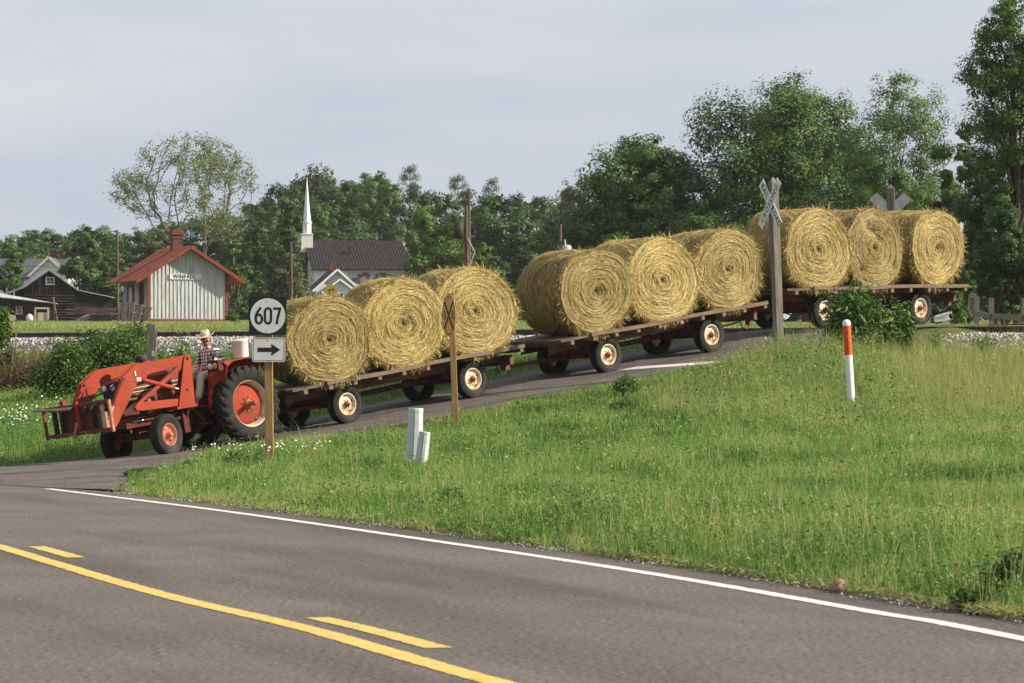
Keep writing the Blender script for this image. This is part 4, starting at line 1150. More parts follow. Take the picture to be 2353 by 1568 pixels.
# the round advance warning sign for the railway
base = P(1047, 990, 78)
ws = empty('railway_warning_sign', None, Matrix.Translation(base), 'round yellow railway warning sign turned nearly edge on, on a brown timber post', 'road sign')
H_ = EYE + (900 - 672) / FPX * 78 - base.z
o = MB().box((0, 0, H_ / 2 - .15), (.115, .12, H_ + .3)).build('post', M['timber'], ws, bevel=.008); o.matrix_world = Matrix.Translation(base) @ lean_mw((0, 0, 0), R(-2.0))
nr = (-.94, -.34)
pl, mw = plate('disc', ws, 1034.5, 724, 77.93, nr, circle(.395), M['signyellow'], off=.03)
xb = MB()
k = 48; xb.add([(a, b, .0042) for a, b in circle(.372)] + [(a, b, .0042) for a, b in circle(.350)], [(q, (q + 1) % k, k + (q + 1) % k, k + q) for q in range(k)])
ribbon(xb, [(-.245, -.255), (.245, .255)], .075, .0035, .0050); ribbon(xb, [(-.245, .255), (.245, -.255)], .075, .0035, .0054)
xb.build('cross', M['signblack'], pl, mw)
for sx in (-.225, .225):
    me = text_mesh('R', .23, M['signblack'], .8, .001, .006); link('letter', me, pl, mw @ Matrix.Translation((sx, 0, .0045)))

# railway crossing signs
def crossbuck(label, base, top, post_w, lx, cpos, n, front, half_deg=45, text=True):
    cb_ = empty('railway_crossing_sign', None, Matrix.Translation(base), label, 'crossing sign')
    H_ = top - base.z; w2 = post_w / 2
    mb = MB().box((0, 0, (H_ - .12 - .3) / 2), (post_w, post_w, H_ - .12 + .3))
    z0 = H_ - .12
    mb.add([(-w2, -w2, z0), (w2, -w2, z0), (w2, w2, z0), (-w2, w2, z0), (-w2 * .2, 0, z0 + .12), (w2 * .3, 0, z0 + .12)], [(0, 1, 5, 4), (1, 2, 5), (2, 3, 4, 5), (3, 0, 4)])
    o = mb.build('post', M['grey_timber'], cb_); o.matrix_world = Matrix.Translation(base) @ lean_mw((0, 0, 0), lx, 0, math.atan2(n[1], n[0]))
    mwc = facing(cpos, n)
    hl, hw = (.575, .105) if front else (.57, .125)
    blade = [(-hl, -hw), (hl, -hw), (hl, hw), (-hl, hw)]
    for k, (ang, txt) in enumerate(((-half_deg, ('RAIL', 'ROAD')), (half_deg, ('CROSSING',)))):
        mwb = mwc @ Matrix.Rotation(R(ang), 4, 'Z') @ Matrix.Translation((0, 0, .018 * k + .002))
        bl = MB().prism(blade, -.005, .005, 0, plane='xy').build('blade', M['signwhite'] if front else M['signback'], cb_, mwb)
        if text:
            if len(txt) == 2:
                for sx, t in ((-.335, txt[0]), (.335, txt[1])):
                    link('letters', text_mesh(t, .165, M['signblack'], .90, .001, .003, 1.22), bl, mwb @ Matrix.Translation((sx, 0, .0062)))
            else:
                link('letters', text_mesh(txt[0], .16, M['signblack'], .98, .001, .003, 1.3), bl, mwb @ Matrix.Translation((0, 0, .0062)))
    return cb_
b_ = P(1790, 826, 83); c_ = P(1770, 468, 82.88)
crossbuck('white railroad crossing sign with black lettering on a tall grey timber post beside the road', b_, EYE + (900 - 406) / FPX * 83, .155, R(-2.0), c_, (-.885, -.465), True, 51)
b_ = P(2046, 745, 97); c_ = P(2046, 488, 96.8)
crossbuck('bare grey back of a railway crossing sign showing above the last hay bales', b_, EYE + (900 - 421) / FPX * 97, .17, R(0), c_ + Vector((0, .12, 0)), (.15, .99), False, 44, False)

# the small weathered board post behind the tractor
base = P(346, 850, 88)
wp = MB().prism([(-.10, -.2), (.10, -.2), (.10, .95), (.06, 1.13), (-.10, 1.16)], -.045, .045)
wpo = wp.build('wooden_post', M['grey_timber'], None, Matrix.Translation(base - Vector((0, 0, .1))) @ Matrix.Rotation(R(1.5), 4, 'Y') @ Matrix.Diagonal((1, 1, .95, 1)), label='squat grey wooden post with cut corner, behind the tractor hood', cat='post')
MB().box((.045, -.048, .48), (.065, .004, .13)).build('tag', M['signback'], wpo)

# cable pedestals
def pedestal(label, base, h, wd, dp, lean_):
    root = empty('cable_pedestal', None, Matrix.Translation(base) @ Matrix.Rotation(lean_, 4, 'Y') @ Matrix.Rotation(R(-24), 4, 'Z'), label, 'cable pedestal', 'white cable pedestals in the verge')
    wm = mat('pedestal_paint', (.42, .45, .45), (.51, .54, .53), 6, rough=.7, c3=(.38, .42, .42), s3=12, lo3=.55, hi3=.75)
    k = .82
    b = MB(); t_ = .18
    vs = []
    for z, f in ((-.2, 1.15), (h * .93, .92)):
        vs += [(-wd / 2 * f, -dp / 2 * f, z), (wd / 2 * f * .3, -dp / 2 * f * 1.05, z), (wd / 2 * f, -dp / 2 * f * .6, z), (wd / 2 * f, dp / 2 * f, z), (-wd / 2 * f, dp / 2 * f, z)]
    b.add(vs, [(0, 1, 6, 5), (1, 2, 7, 6), (2, 3, 8, 7), (3, 4, 9, 8), (4, 0, 5, 9), (5, 6, 7, 8, 9)])
    b.build('housing', wm, root, bevel=.008)
    f = .97
    c = MB(); vs = []
    for z in (h * .915, h * .985): vs += [(-wd / 2 * f, -dp / 2 * f, z), (wd / 2 * f * .3, -dp / 2 * f * 1.07, z), (wd / 2 * f, -dp / 2 * f * .6, z), (wd / 2 * f, dp / 2 * f, z), (-wd / 2 * f, dp / 2 * f, z)]
    c.add(vs, [(0, 1, 6, 5), (1, 2, 7, 6), (2, 3, 8, 7), (3, 4, 9, 8), (4, 0, 5, 9), (5, 6, 7, 8, 9), (4, 3, 2, 1, 0)])
    c.build('cap', wm, root, bevel=.012)
    MB().beam((wd * .16, -dp * .56, h * .05), (wd * .15, -dp * .50, h * .9), .006, .006).build('seam', M['dark_metal'], root)
    MB().box((-wd * .52, -dp * .1, h * .72), (.008, dp * .45, .14)).build('label', M['signyellow'], root)
pedestal('taller of two white cable pedestals standing in the verge grass', P(950, 1078, 62.3), .94, .18, .19, R(2.2))
pedestal('shorter leaning white cable pedestal in front of the taller one', P(964, 1088, 61.3), .64, .14, .14, R(7))

# pipeline marker
base = P(1957, 945, 75)
mk = empty('marker_post', None, Matrix.Translation(base) @ Matrix.Rotation(R(-3.6), 4, 'Y'), 'slim white marker post with an orange upper band in tall grass', 'marker post')
ORG = mat('orange_band', (.62, .10, .015), (.54, .085, .015), 5, rough=.5)
rr = .070; ht = 1.66
MB().lathe([(rr, -.3), (rr, 1.03)], n=24, axis='z').build('tube', M['white'], mk)
MB().lathe([(rr + .002, 1.03), (rr + .002, ht - .10)], n=24, axis='z').build('orange_band', ORG, mk)
MB().lathe([(rr + .006, ht - .10), (rr + .006, ht - .04), (rr * .8, ht - .005), (rr * .4, ht + .01), (0, ht + .014)], n=24, axis='z').build('cap', M['white'], mk)
mm = MB()
for k in range(13):
    a = -1.75 + .02 * (k % 3); z = ht - .17 - k * .033 + .004 * (k % 4)
    if k in (4, 9): continue
    mm.box(((rr + .003) * math.cos(a), (rr + .003) * math.sin(a), z), (.045 if k % 3 else .03, .003, .008), 0, Matrix.Rotation(a + math.pi / 2, 4, 'Z'))
mm.build('print', M['dark_metal'], mk)

# white box left by the crossing, board fence, stone by the road
bx = MB()
base = P(2166, 741, 101)
bx.box((0, 0, .12), (.42, .26, .15), 0, Matrix.Rotation(R(-9), 4, 'Y')).box((-.02, -.05, .20), (.36, .2, .05), 0, Matrix.Rotation(R(-16), 4, 'Y')).prism([(.12, .16), (.20, .30), (.215, .12), (.19, .06)], -.13, -.115, 0)
bx.box((-.05, -.135, .115), (.27, .006, .012), 1, Matrix.Rotation(R(-9), 4, 'Y'))
bx.build('discarded_box', [M['white'], M['signback']], None, Matrix.Translation((base.x, base.y, max(base.z, gz(base.x, base.y)))), label='crumpled white box lying by the crossing behind the last wagon', cat='box')
fp_ = [P(2243, 740, 138), P(2277, 741, 132), P(2352, 743, 126), P(2430, 745, 120)]
fe = empty('board_fence', None, Matrix.Translation(fp_[0]), 'weathered board fence under the trees at the right edge', 'fence')
for q in fp_:
    g_ = gz(q.x, q.y); MB().box((q.x, q.y, g_ + .45), (.16, .16, 1.5)).build('post', M['grey_timber'], fe, Matrix.Identity(4))
for a, b in zip(fp_[:-1], fp_[1:]):
    for dz in (.62,): MB().beam((a.x, a.y - .09, gz(a.x, a.y) + dz), (b.x, b.y - .09, gz(b.x, b.y) + dz - .03), .04, .17).build('rail', M['grey_timber'], fe, Matrix.Identity(4))
st_ = flat(1943, 1361)
rk = MB(); rk.lathe([(0, -.02), (.055, .0), (.065, .04), (.05, .075), (.02, .09), (0, .092)], n=14, axis='z')
rk.V = [(x * (1 + .15 * math.sin(5 * y * 9)), y * .85, z + .01 * math.sin(40 * x)) for x, y, z in rk.V]
rk.build('rock', mat('brown_rock', (.24, .16, .11), (.33, .24, .17), 20, rough=.95, bump=.5, bscale=30), None, Matrix.Translation((st_.x - .06, st_.y, .0)), label='fist sized brown rock at the grass edge of the main road', cat='rock')
dl = flat(372, 1128)
ds = MB()
for k in range(60):
    a = random.uniform(0, 6.3); r = abs(random.gauss(0, .45)); ds.box((r * math.cos(a) , r * math.sin(a) * 2.2, .03 + random.uniform(0, .16) * max(0, 1 - r)), (random.uniform(.05, .14), random.uniform(.02, .06), .012), 0, Matrix.Rotation(random.uniform(0, 3), 4, (random.random(), random.random(), 1)))
o = ds.build('dead_leaves', mat('dead_leaves', (.13, .085, .055), (.22, .15, .09), 30, rough=1), None, Matrix.Translation((dl.x, dl.y + .5, .02)), label='heap of dry brown leaves at the grass corner', cat='dead leaves'); o['kind'] = 'stuff'

# poles and wires beyond the track
POLE = mat('pole_wood', (.14, .095, .075), (.095, .065, .05), 3, (4, 4, .4), rough=.95)
def pole(label, px, y0, y1, Y, r, lean_=0.0, extra=None):
    b = P(px, y1, Y); b.z = gz(b.x, b.y); h = EYE + (900 - y0) / FPX * Y - b.z
    root = empty('utility_pole', None, Matrix.Translation(b) @ Matrix.Rotation(lean_, 4, 'Y'), label, 'utility pole')
    MB().tube([(0, 0, -.3), (0, 0, h * .5), (0, 0, h)], [r * 1.15, r, r * .8], 10).build('pole', POLE, root)
    if extra == 'transformer':
        MB().lathe([(0, h * .62), (.26, h * .62), (.28, h * .64), (.28, h * .62 + .9), (.2, h * .62 + .98), (0, h * .62 + 1.0)], (.36, -.1, 0), 16, axis='z').tube([(.3, -.1, h * .62 + .9), (.25, -.1, h * .62 + 1.3)], .05, 6).build('transformer', M['signback'], root)
    if extra == 'lamp':
        MB().tube([(0, 0, h * .33), (.35, -.4, h * .38), (.5, -.6, h * .36)], .03, 6).lathe([(0, -.1), (.14, -.08), (.16, .1), (.05, .18), (0, .2)], (.5, -.6, h * .36 - .15), 14, axis='z').build('lamp', M['white'], root)
    if extra == 'drum':
        MB().lathe([(0, h * .72), (.3, h * .72), (.3, h * .72 + 1.0), (0, h * .72 + 1.05)], (-.45, -.1, 0), 14, axis='z').build('transformer', M['dark_metal'], root)
        MB().tube([(.1, -.1, h * .72), (.5, -.2, h * .6), (.2, -.1, h * .5)], .03, 5).build('cable', M['signback'], root)
    return b + Vector((0, 0, h))
t1 = pole('thin utility pole with a yard lamp, left of the red roofed depot', 271, 528, 735, 300, .10, R(-.6), 'lamp')
t2 = pole('thin utility pole between the depot and the church', 670, 555, 735, 290, .10, R(-.5))
t3 = pole('taller of the two dark utility poles behind the first wagon load', 1076, 433, 735, 250, .105, R(.3))
t4 = pole('shorter stout utility pole with a dark transformer, in the pair behind the first wagon load', 1072, 472, 735, 244, .13, R(-.3), 'drum')
t5 = pole('short utility pole with a pale transformer, left of the middle wagon load', 1287, 515, 735, 240, .11, 0, 'transformer')
def wire(a, b, sag, label):
    pts = []
    for i in range(15):
        t = i / 14; p = a.lerp(b, t); p.z -= sag * 4 * t * (1 - t); pts.append(p)
    MB().tube(pts, .018, 4).build('overhead_wire', M['dark_metal'], label=label, cat='wire')
wire(t1 - Vector((0, 0, 1.2)), t2 - Vector((0, 0, .5)), .5, 'thin overhead wire crossing behind the depot roof to the pole by the church')
wire(t2 - Vector((0, 0, 1.3)), t2 + Vector((-30, 3, -1.0)), .6, 'lower overhead wire running left from the pole by the church')
# turn sign by the white house
b_ = P(760, 668, 300); g_ = gz(b_.x, b_.y)
ts = empty('turn_warning_sign', None, Matrix.Translation((b_.x, b_.y, g_)), 'small yellow diamond sign with a black turn arrow in front of the white church house', 'road sign')
MB().box((0, 0, (b_.z - g_) / 2), (.1, .08, b_.z - g_)).build('post', M['timber'], ts)
mw = facing(b_ + Vector((0, -.08, 0)), (.25, -.97))
pl = MB().prism([(0, -.60), (.60, 0), (0, .60), (-.60, 0)], -.01, .01, plane='xy').build('diamond', mat('dull_yellow_sign', (.30, .20, .035), (.24, .155, .03), 4, rough=.6), ts, mw)
ab = MB(); ribbon(ab, [(-.13, -.30), (-.13, .08), (.12, .08)], .12, .011, .015); ab.prism([(.10, -.07), (.30, .08), (.10, .23)], .011, .016, plane='xy'); ab.build('arrow', M['signblack'], pl, mw)
# leaning grey stakes on the first wagon
for k, (dx, a, lab) in enumerate(((-4.35, R(14), 'grey split stake leaning at the tail of the first wagon'), (-4.55, R(0), 'short upright grey stake at the tail of the first wagon'))):
    MB().beam((0, 0, 0), (0, 0, 1.45 if k == 0 else 1.0), .06, .07, 0, (0, 1, 0)).build('stake', M['grey_timber'], None, WF[0] @ Matrix.Translation((dx, -.95, .87)) @ Matrix.Rotation(a, 4, 'Y'), label=lab, cat='stake')

# ---------------------------------------------------------------- buildings beyond the track
M['batten_wall'] = mat('whitewashed_boards', (.44, .47, .48), (.58, .60, .60), 3, (3, 3, .35), rough=.9, c3=(.27, .28, .27), s3=2.5, lo3=.5, hi3=.7, st3=(4, 4, .3))
M['red_trim'] = mat('barn_red_trim', (.25, .05, .03), (.17, .038, .025), 4, rough=.85)
M['red_roof'] = mat('red_tin_roof', (.27, .062, .036), (.18, .043, .028), 2.2, (1, 1, 1), rough=.75, c3=(.11, .035, .025), s3=1.5, lo3=.58, hi3=.75)
M['brick'] = mat('old_brick', (.17, .062, .042), (.11, .045, .034), 9, (1, 1, 3), rough=.95, c3=(.055, .04, .034), s3=2, lo3=.55, hi3=.7)
M['white_siding'] = mat('white_siding', (.66, .69, .68), (.74, .76, .74), 1.5, (.3, .3, 6), rough=.7)
M['slate_roof'] = mat('grey_tin_roof', (.075, .072, .085), (.105, .10, .115), 1.2, (5, .3, .3), rough=.7)
M['dark_shingle'] = mat('dark_shingle_roof', (.026, .022, .026), (.042, .036, .040), 2, (2, 1, 4), rough=.95)
M['barn_wood'] = mat('black_barn_wood', (.010, .009, .010), (.026, .021, .019), 2, (3, 3, .4), rough=.95)
M['barn_log'] = mat('barn_log', (.065, .05, .042), (.03, .023, .02), 3, (.5, 3, 3), rough=.95)
M['tin'] = mat('weathered_tin', (.33, .33, .35), (.46, .46, .48), 1.6, (2, .4, .4), rough=.55)
M['glass'] = mat('window_glass', (.02, .025, .03), rough=.15, spec=.6)
M['patchy_wall'] = mat('patchy_white_wall', (.62, .60, .58), (.50, .47, .45), 1.1, rough=.9, c3=(.16, .12, .11), s3=1.1, lo3=.47, hi3=.58, st3=(1, 1, 1.6))  # white wall broken up by random darker patches
M['cream_board'] = mat('cream_board', (.60, .53, .38), (.46, .40, .29), 3, (4, 4, .5), rough=.85)
M['plank'] = mat('old_plank', (.19, .13, .10), (.30, .24, .20), 2.5, (.6, 6, 6), rough=.95)
M['pale_plank'] = mat('pale_plank', (.42, .38, .33), (.30, .25, .21), 2.5, (.6, 6, 6), rough=.95)

def at(px, py, Y, a=0.0):
    p = P(px, py, Y); return yaw(p, a)
def slab(mb, a, b, c, d, th, m=0):
    """Roof sheet through four corners with thickness."""
    a, b, c, d = map(Vector, (a, b, c, d)); n = (b - a).cross(d - a).normalized()
    if n.z < 0: n = -n
    vs = [a, b, c, d, a - n * th, b - n * th, c - n * th, d - n * th]
    mb.add(vs, [(0, 1, 2, 3), (7, 6, 5, 4), (0, 4, 5, 1), (1, 5, 6, 2), (2, 6, 7, 3), (3, 7, 4, 0)], m)
def window(parent, root_mw, c, w_, h_, frame, nx=2, ny=2, glass='glass', axis='x', fw=.09):
    """A framed window on a wall whose outside is local -y ('x') or -x ('y')."""
    f, g = MB(), MB()
    def put(mb, dx, dz, sx, sz, off, th):
        if axis == 'x': mb.box((c[0] + dx, c[1] + off, c[2] + dz), (sx, th, sz))
        else: mb.box((c[0] + off, c[1] + dx, c[2] + dz), (th, sx, sz))
    put(f, 0, h_ / 2, w_ + fw, fw, -.03, .10); put(f, 0, -h_ / 2, w_ + fw * 1.6, fw, -.04, .13)
    put(f, -w_ / 2, 0, fw, h_ - fw, -.03, .10); put(f, w_ / 2, 0, fw, h_ - fw, -.03, .10)
    for i in range(1, nx): put(f, -w_ / 2 + w_ * i / nx, 0, .04, h_ - fw, -.02, .05)
    for i in range(1, ny): put(f, 0, -h_ / 2 + h_ * i / ny, w_ - fw, .04, -.018, .05)
    put(g, 0, 0, w_ - .02, h_ - .02, .0, .03)
    o = f.build('window', M[frame], parent, root_mw)
    g.build('pane', M[glass], o, root_mw)
    return o

# the depot
DA = R(21)
dp = at(431, 741, 280, DA)
dep = empty('depot_building', None, dp, 'whitewashed board depot with red tin roof, brick chimney and WINFALL name board', 'depot')
Wd, Ld, He, Ha = 5.55, 6.2, 3.32, 5.05
w_ = MB()
w_.prism([(-Wd / 2, -.1), (Wd / 2, -.1), (Wd / 2, He), (0, Ha), (-Wd / 2, He)], 0, Ld, 0)
for k in range(20):                                                  # battens
    x = -Wd / 2 + .2 + k * (Wd - .4) / 19
    zt_ = He + (Ha - He) * (1 - abs(x) / (Wd / 2)) - .1
    w_.box((x, -.022, (zt_ + .32) / 2), (.055, .044, zt_ - .32), 0)
for k in range(22):
    y = .2 + k * (Ld - .4) / 21
    w_.box((-Wd / 2 - .02, y, He / 2 + .1), (.04, .05, He - .3), 0)
w_.build('wall', M['batten_wall'], dep, dp)
tr_ = MB()
for x in (-Wd / 2 + .06, Wd / 2 - .06): tr_.box((x + (.02 if x > 0 else -.02), -.03, He / 2), (.20, .10, He), 0)
tr_.box((0, -.05, .08), (Wd + .16, .12, .34), 0).box((-Wd / 2 - .04, Ld / 2, .1), (.1, Ld, .3), 0)
tr_.build('red_trim', M['red_trim'], dep, dp)
rf = MB(); sl = (Ha - He) / (Wd / 2); ov = 1.05
for s in (1, -1):
    slab(rf, (0, -.75, Ha + .14), (s * (Wd / 2 + ov), -.75, He - ov * sl + .14), (s * (Wd / 2 + ov), Ld + .6, He - ov * sl + .14), (0, Ld + .6, Ha + .14), .09)
    for k in range(1, 9):
        y = -.75 + k * .84
        rf.beam((0, y, Ha + .16), (s * (Wd / 2 + ov), y, He - ov * sl + .16), .05, .05)
rof = rf.build('roof', M['red_roof'], dep, dp)
bb_ = MB()
for s in (1, -1): bb_.beam((s * .02, -.78, Ha + .05), (s * (Wd / 2 + ov), -.78, He - ov * sl + .05), .05, .22)
bb_.build('barge_board', M['red_trim'], rof, dp)
ch_ = MB().box((-.15, 2.2, Ha + .40), (.66, .66, 1.2), 0).box((-.15, 2.2, Ha + .78), (.76, .76, .12), 0).box((-.15, 2.2, Ha + 1.10), (.84, .84, .24), 0).box((-.15, 2.2, Ha + 1.26), (.70, .70, .10), 0)
ch_.build('chimney', M['brick'], rof, dp)
nb = MB().box((-.15, -.07, 3.12), (2.25, .05, .37), 0).build('name_board', mat('name_board', (.70, .71, .70), (.62, .63, .62), 3, rough=.7), dep, dp)
link('letters', text_mesh('WINFALL', .37, M['signblack'], .92, .004, .012, 1.12), nb, dp @ Matrix.Translation((-.28, -.10, 3.11)) @ Matrix.Rotation(R(90), 4, 'X'))
for y, h_, w2, b in ((1.35, 2.3, .9, .3), (4.1, 2.0, 1.25, .55)):
    f = MB()
    X_ = -Wd / 2 - .06
    f.box((X_, y, b + h_), (.12, w2 + .2, .14)).box((X_, y - w2 / 2, b + h_ / 2), (.12, .14, h_)).box((X_, y + w2 / 2, b + h_ / 2), (.12, .14, h_)).box((X_, y, b), (.12, w2 + .2, .14))
    d_ = f.build('door' if y < 2 else 'shuttered_window', M['red_trim'], dep, dp)
    MB().box((X_ + .035, y, b + h_ / 2), (.05, w2 - .1, h_ - .1)).build('panel', M['barn_wood'] if y < 2 else M['batten_wall'], d_, dp)
# pallets leaning on the depot's side wall
def pallet(px, py, h_, w2, tilt, label, turn):
    mw = at(px, py, 277, DA + turn) @ Matrix.Rotation(tilt, 4, 'Y')
    mb = MB()
    for k in range(5): mb.box((0, -w2 / 2 + w2 * (k + .5) / 5, h_ / 2), (.03, w2 / 5 * .62, h_))
    for k in range(3): mb.box((.06, 0, .08 + k * (h_ - .16) / 2), (.09, w2, .09))
    mb.build('wooden_pallet', M['plank'], None, mw, label=label, cat='pallet', group='pallets against the depot')
pallet(287, 741, 1.45, 1.2, R(17), 'tallest wooden pallet leaning on the depot side wall, farthest left', R(50))
pallet(304, 741, 1.35, 1.1, R(24), 'dark wooden pallet leaning between two others on the depot side wall', R(40))
pallet(325, 741, 1.15, 1.1, R(25), 'short brown wooden pallet leaning by the red corner of the depot', R(45))

# lumber in front of the barn
def plank(px, py, Y, ln, a, pitch, m, wd, lab, grp):
    p = P(px, py, Y); p.z = gz(p.x, p.y) + .05 + max(0, (741 - py)) / FPX * Y * .9
    MB().box((0, 0, 0), (ln, wd, .07)).build('plank', m, None, Matrix.Translation(p) @ Matrix.Rotation(a, 4, 'Z') @ Matrix.Rotation(pitch, 4, 'Y'), label=lab, cat='plank', group=grp)
rl_ = random.Random(5)
for k in range(12):
    plank(178 + k * 6.0 + rl_.uniform(-2, 2), 737 - (k % 3) * 2.5, 282 + rl_.uniform(-1, 1), rl_.uniform(2.2, 3.4), R(62 + rl_.uniform(-8, 8)), R(-rl_.uniform(10, 16)), M['pale_plank'] if k in (0, 1, 10, 11) else M['plank'], .2, 'loose slanting plank in the spread beside the depot', 'planks spread beside the depot')
for k in range(16):
    plank(205 + rl_.uniform(-38, 52), 727 - (k % 6) * 3.4, 305 + (k % 5) * .5, rl_.uniform(2.6, 4.6), R(rl_.uniform(-9, 9)), R(rl_.uniform(-4, 4)), M['plank'] if k % 3 else M['rust'], .3, 'old board in the dark lumber pile before the barn', 'boards in the lumber pile before the barn')
bxp = P(230, 748, 270); 
MB().box((0, 0, .2), (1.25, .8, .5)).box((0, 0, .46), (1.3, .85, .04)).build('black_bin', M['barn_wood'], None, yaw((bxp.x, bxp.y, gz(bxp.x, bxp.y)), R(10)), label='low black bin in the grass in front of the slanting planks', cat='bin')
qb = P(22, 737, 312); MB().box((0, 0, .2), (.9, .6, .45)).box((.2, 0, .45), (.4, .5, .08)).build('crate', M['pale_plank'], None, yaw((qb.x, qb.y, gz(qb.x, qb.y)), .2), label='pale crate on the grass before the dark shed', cat='crate')
qb = P(68, 736, 312)
bg_ = MB().lathe([(0, 0), (.2, .02), (.28, .2), (.24, .42), (.1, .55), (0, .58)], n=12, axis='z'); bg_.build('white_sack', M['white'], None, yaw((qb.x, qb.y, gz(qb.x, qb.y)), .2), label='white sack standing by the dark shed wall', cat='sack')
dfm = yaw((P(96, 741, 306).x, 306, gz(P(96, 741, 306).x, 306)), R(4))
df = empty('door_frame', None, dfm, 'free cream door frame with a half door, standing before the dark shed', 'door frame')
MB().box((-.48, 0, .52), (.14, .1, 1.04)).box((.48, 0, .52), (.14, .1, 1.04)).box((0, 0, 1.0), (1.1, .1, .13)).build('frame', M['cream_board'], df, dfm)
MB().box((.08, .03, .34), (.78, .05, .68)).build('half_door', M['cream_board'], df, dfm)

# the black barn
BA = R(13); bm_ = at(112, 738, 335, BA)
bm_.translation.z = gz(bm_.translation.x, 335) - .1
barn = empty('barn', None, bm_, 'black weathered barn with log walls and a tin roof, in front of the white house', 'barn')
pxm = 335 / FPX
w_ = MB().prism([(-2.0, 0), (2.1, 0), (2.1, 2.75), (0, 4.15), (-2.0, 2.75)], 0, 7, 0)
for k in range(12):
    x = -1.6 + k * .29; zt_ = 2.75 + 1.4 * (1 - abs(x) / 2.05) - .1
    w_.box((x, -.02, (zt_ + 2.2) / 2), (.16, .04, zt_ - 2.2), 1 if k % 2 and k < 8 else 0)
for k in range(9): w_.tube([(-2.02, -.06, .35 + k * .225), (2.12, -.06, .35 + k * .225)], .075, 7, 1 if k not in (1, 4) else 0)
w_.build('wall', [M['barn_wood'], M['barn_log']], barn, bm_)
MB().prism([(2.11, 0), (5.2, 0), (5.2, 1.98), (2.11, 2.55)], .3, 6.5, 0).build('lean_to', M['barn_wood'], barn, bm_)
rf = MB()
slab(rf, (0, -.35, 4.25), (2.35, -.35, 2.62), (2.35, 7.2, 2.62), (0, 7.2, 4.25), .06); slab(rf, (2.3, -.1, 2.66), (5.4, -.1, 2.05), (5.4, 6.8, 2.05), (2.3, 6.8, 2.66), .06)
slab(rf, (0, -.35, 4.25), (-2.1, -.35, 2.78), (-2.1, 7.2, 2.78), (0, 7.2, 4.25), .06); slab(rf, (-2.05, -.3, 2.80), (-4.6, -.3, 1.95), (-4.6, 7, 1.95), (-2.05, 7, 2.80), .06)
rf.build('roof', M['tin'], barn, bm_)
window(barn, bm_, (.1, -.05, 3.35), .62, .55, 'cream_board')
sm_ = at(60, 742, 322, R(5)); sm_.translation.z = gz(sm_.translation.x, 322) - .1
shed = empty('shed', None, sm_, 'low black shed with sloping tin roof at the left edge, before the barn', 'shed')
MB().prism([(-3.2, 0), (2.15, 0), (2.15, 1.48), (-3.2, 2.05)], 0, 4, 0).build('wall', M['barn_wood'], shed, sm_)
rf = MB(); slab(rf, (-3.4, -.3, 2.15), (2.35, -.3, 1.53), (2.35, 4.2, 1.58), (-3.4, 4.2, 2.6), .06); rf.build('roof', M['tin'], shed, sm_)
window(shed, sm_, (-.55, -.03, .95), .42, .55, 'plank')
MB().tube([(2.45, -.3, 0), (2.1, -.25, 2.0)], .05, 6).build('leaning_pole', M['plank'], None, sm_ @ Matrix.Identity(4), label='thin pole leaning at the right end of the dark shed', cat='pole')

# the white house
hm_ = at(112, 738, 400, R(-3)); hm_.translation.z = gz(hm_.translation.x, 400) - .1
house = empty('white_house', None, hm_, 'white house with grey tin roof, cross gable and two brick chimneys behind the barn', 'house')
z_ = lambda py: EYE + (900 - py) / FPX * 400 - hm_.translation.z
x_ = lambda px: (px - 112) / FPX * 400
ze, zr = z_(632), z_(590)
w_ = MB().prism([(1.2, 0), (7.2, 0), (7.2, ze), (4.2, zr - .08), (1.2, ze)], x_(-80), x_(160), 0, plane='yz')
w_.prism([(x_(70), 0), (x_(157), 0), (x_(157), ze), (x_(112), zr - .15), (x_(70), ze)], .2, 3, 0)
w_.box((x_(155), 1.0, (ze - .6) / 2), (1.1, 1.2, ze - .6), 0)
w_.build('wall', M['white_siding'], house, hm_)
rf = MB()
slab(rf, (x_(-82), .75, ze - .25), (x_(164), .75, ze - .25), (x_(164), 4.2, zr), (x_(-82), 4.2, zr), .1); slab(rf, (x_(-82), 7.6, ze - .25), (x_(164), 7.6, ze - .25), (x_(164), 4.2, zr), (x_(-82), 4.2, zr), .1)
for s in (1, -1):
    xc = x_(112); hw_ = x_(160) - xc if s > 0 else xc - x_(65)
    slab(rf, (xc, -.15, zr + .02), (xc + s * hw_, -.15, ze - .05), (xc + s * hw_, 4.1, ze - .05), (xc, 4.1, zr + .02), .1)
rof = rf.build('roof', M['slate_roof'], house, hm_)
for px in (105, 124): MB().box((x_(px), 4.4, zr + .25), (.55, .55, 1.0)).box((x_(px), 4.4, zr + .78), (.66, .66, .12)).build('chimney', M['brick'], rof, hm_)
tm = MB()
for s in (1, -1):
    xc = x_(112); hw_ = x_(160) - xc if s > 0 else xc - x_(65)
    tm.beam((xc, -.20, zr - .02), (xc + s * hw_, -.20, ze - .09), .08, .22)
tm.box((x_(112), .15, ze - .12), (x_(158) - x_(68), .12, .2)).box((x_(-5), 1.12, ze - .14), (x_(68) - x_(-78), .12, .22))
tm.beam((x_(165), .7, ze - .25), (x_(165), 4.2, zr + .02), .12, .25)
tm.build('trim', M['white'], house, hm_)
window(house, hm_, (x_(44), 1.17, z_(645)), .6, .75, 'white'); window(house, hm_, (x_(10), 1.17, z_(645)), .6, .75, 'white')
window(house, hm_, (x_(112), .17, z_(650)), .6, .9, 'white')

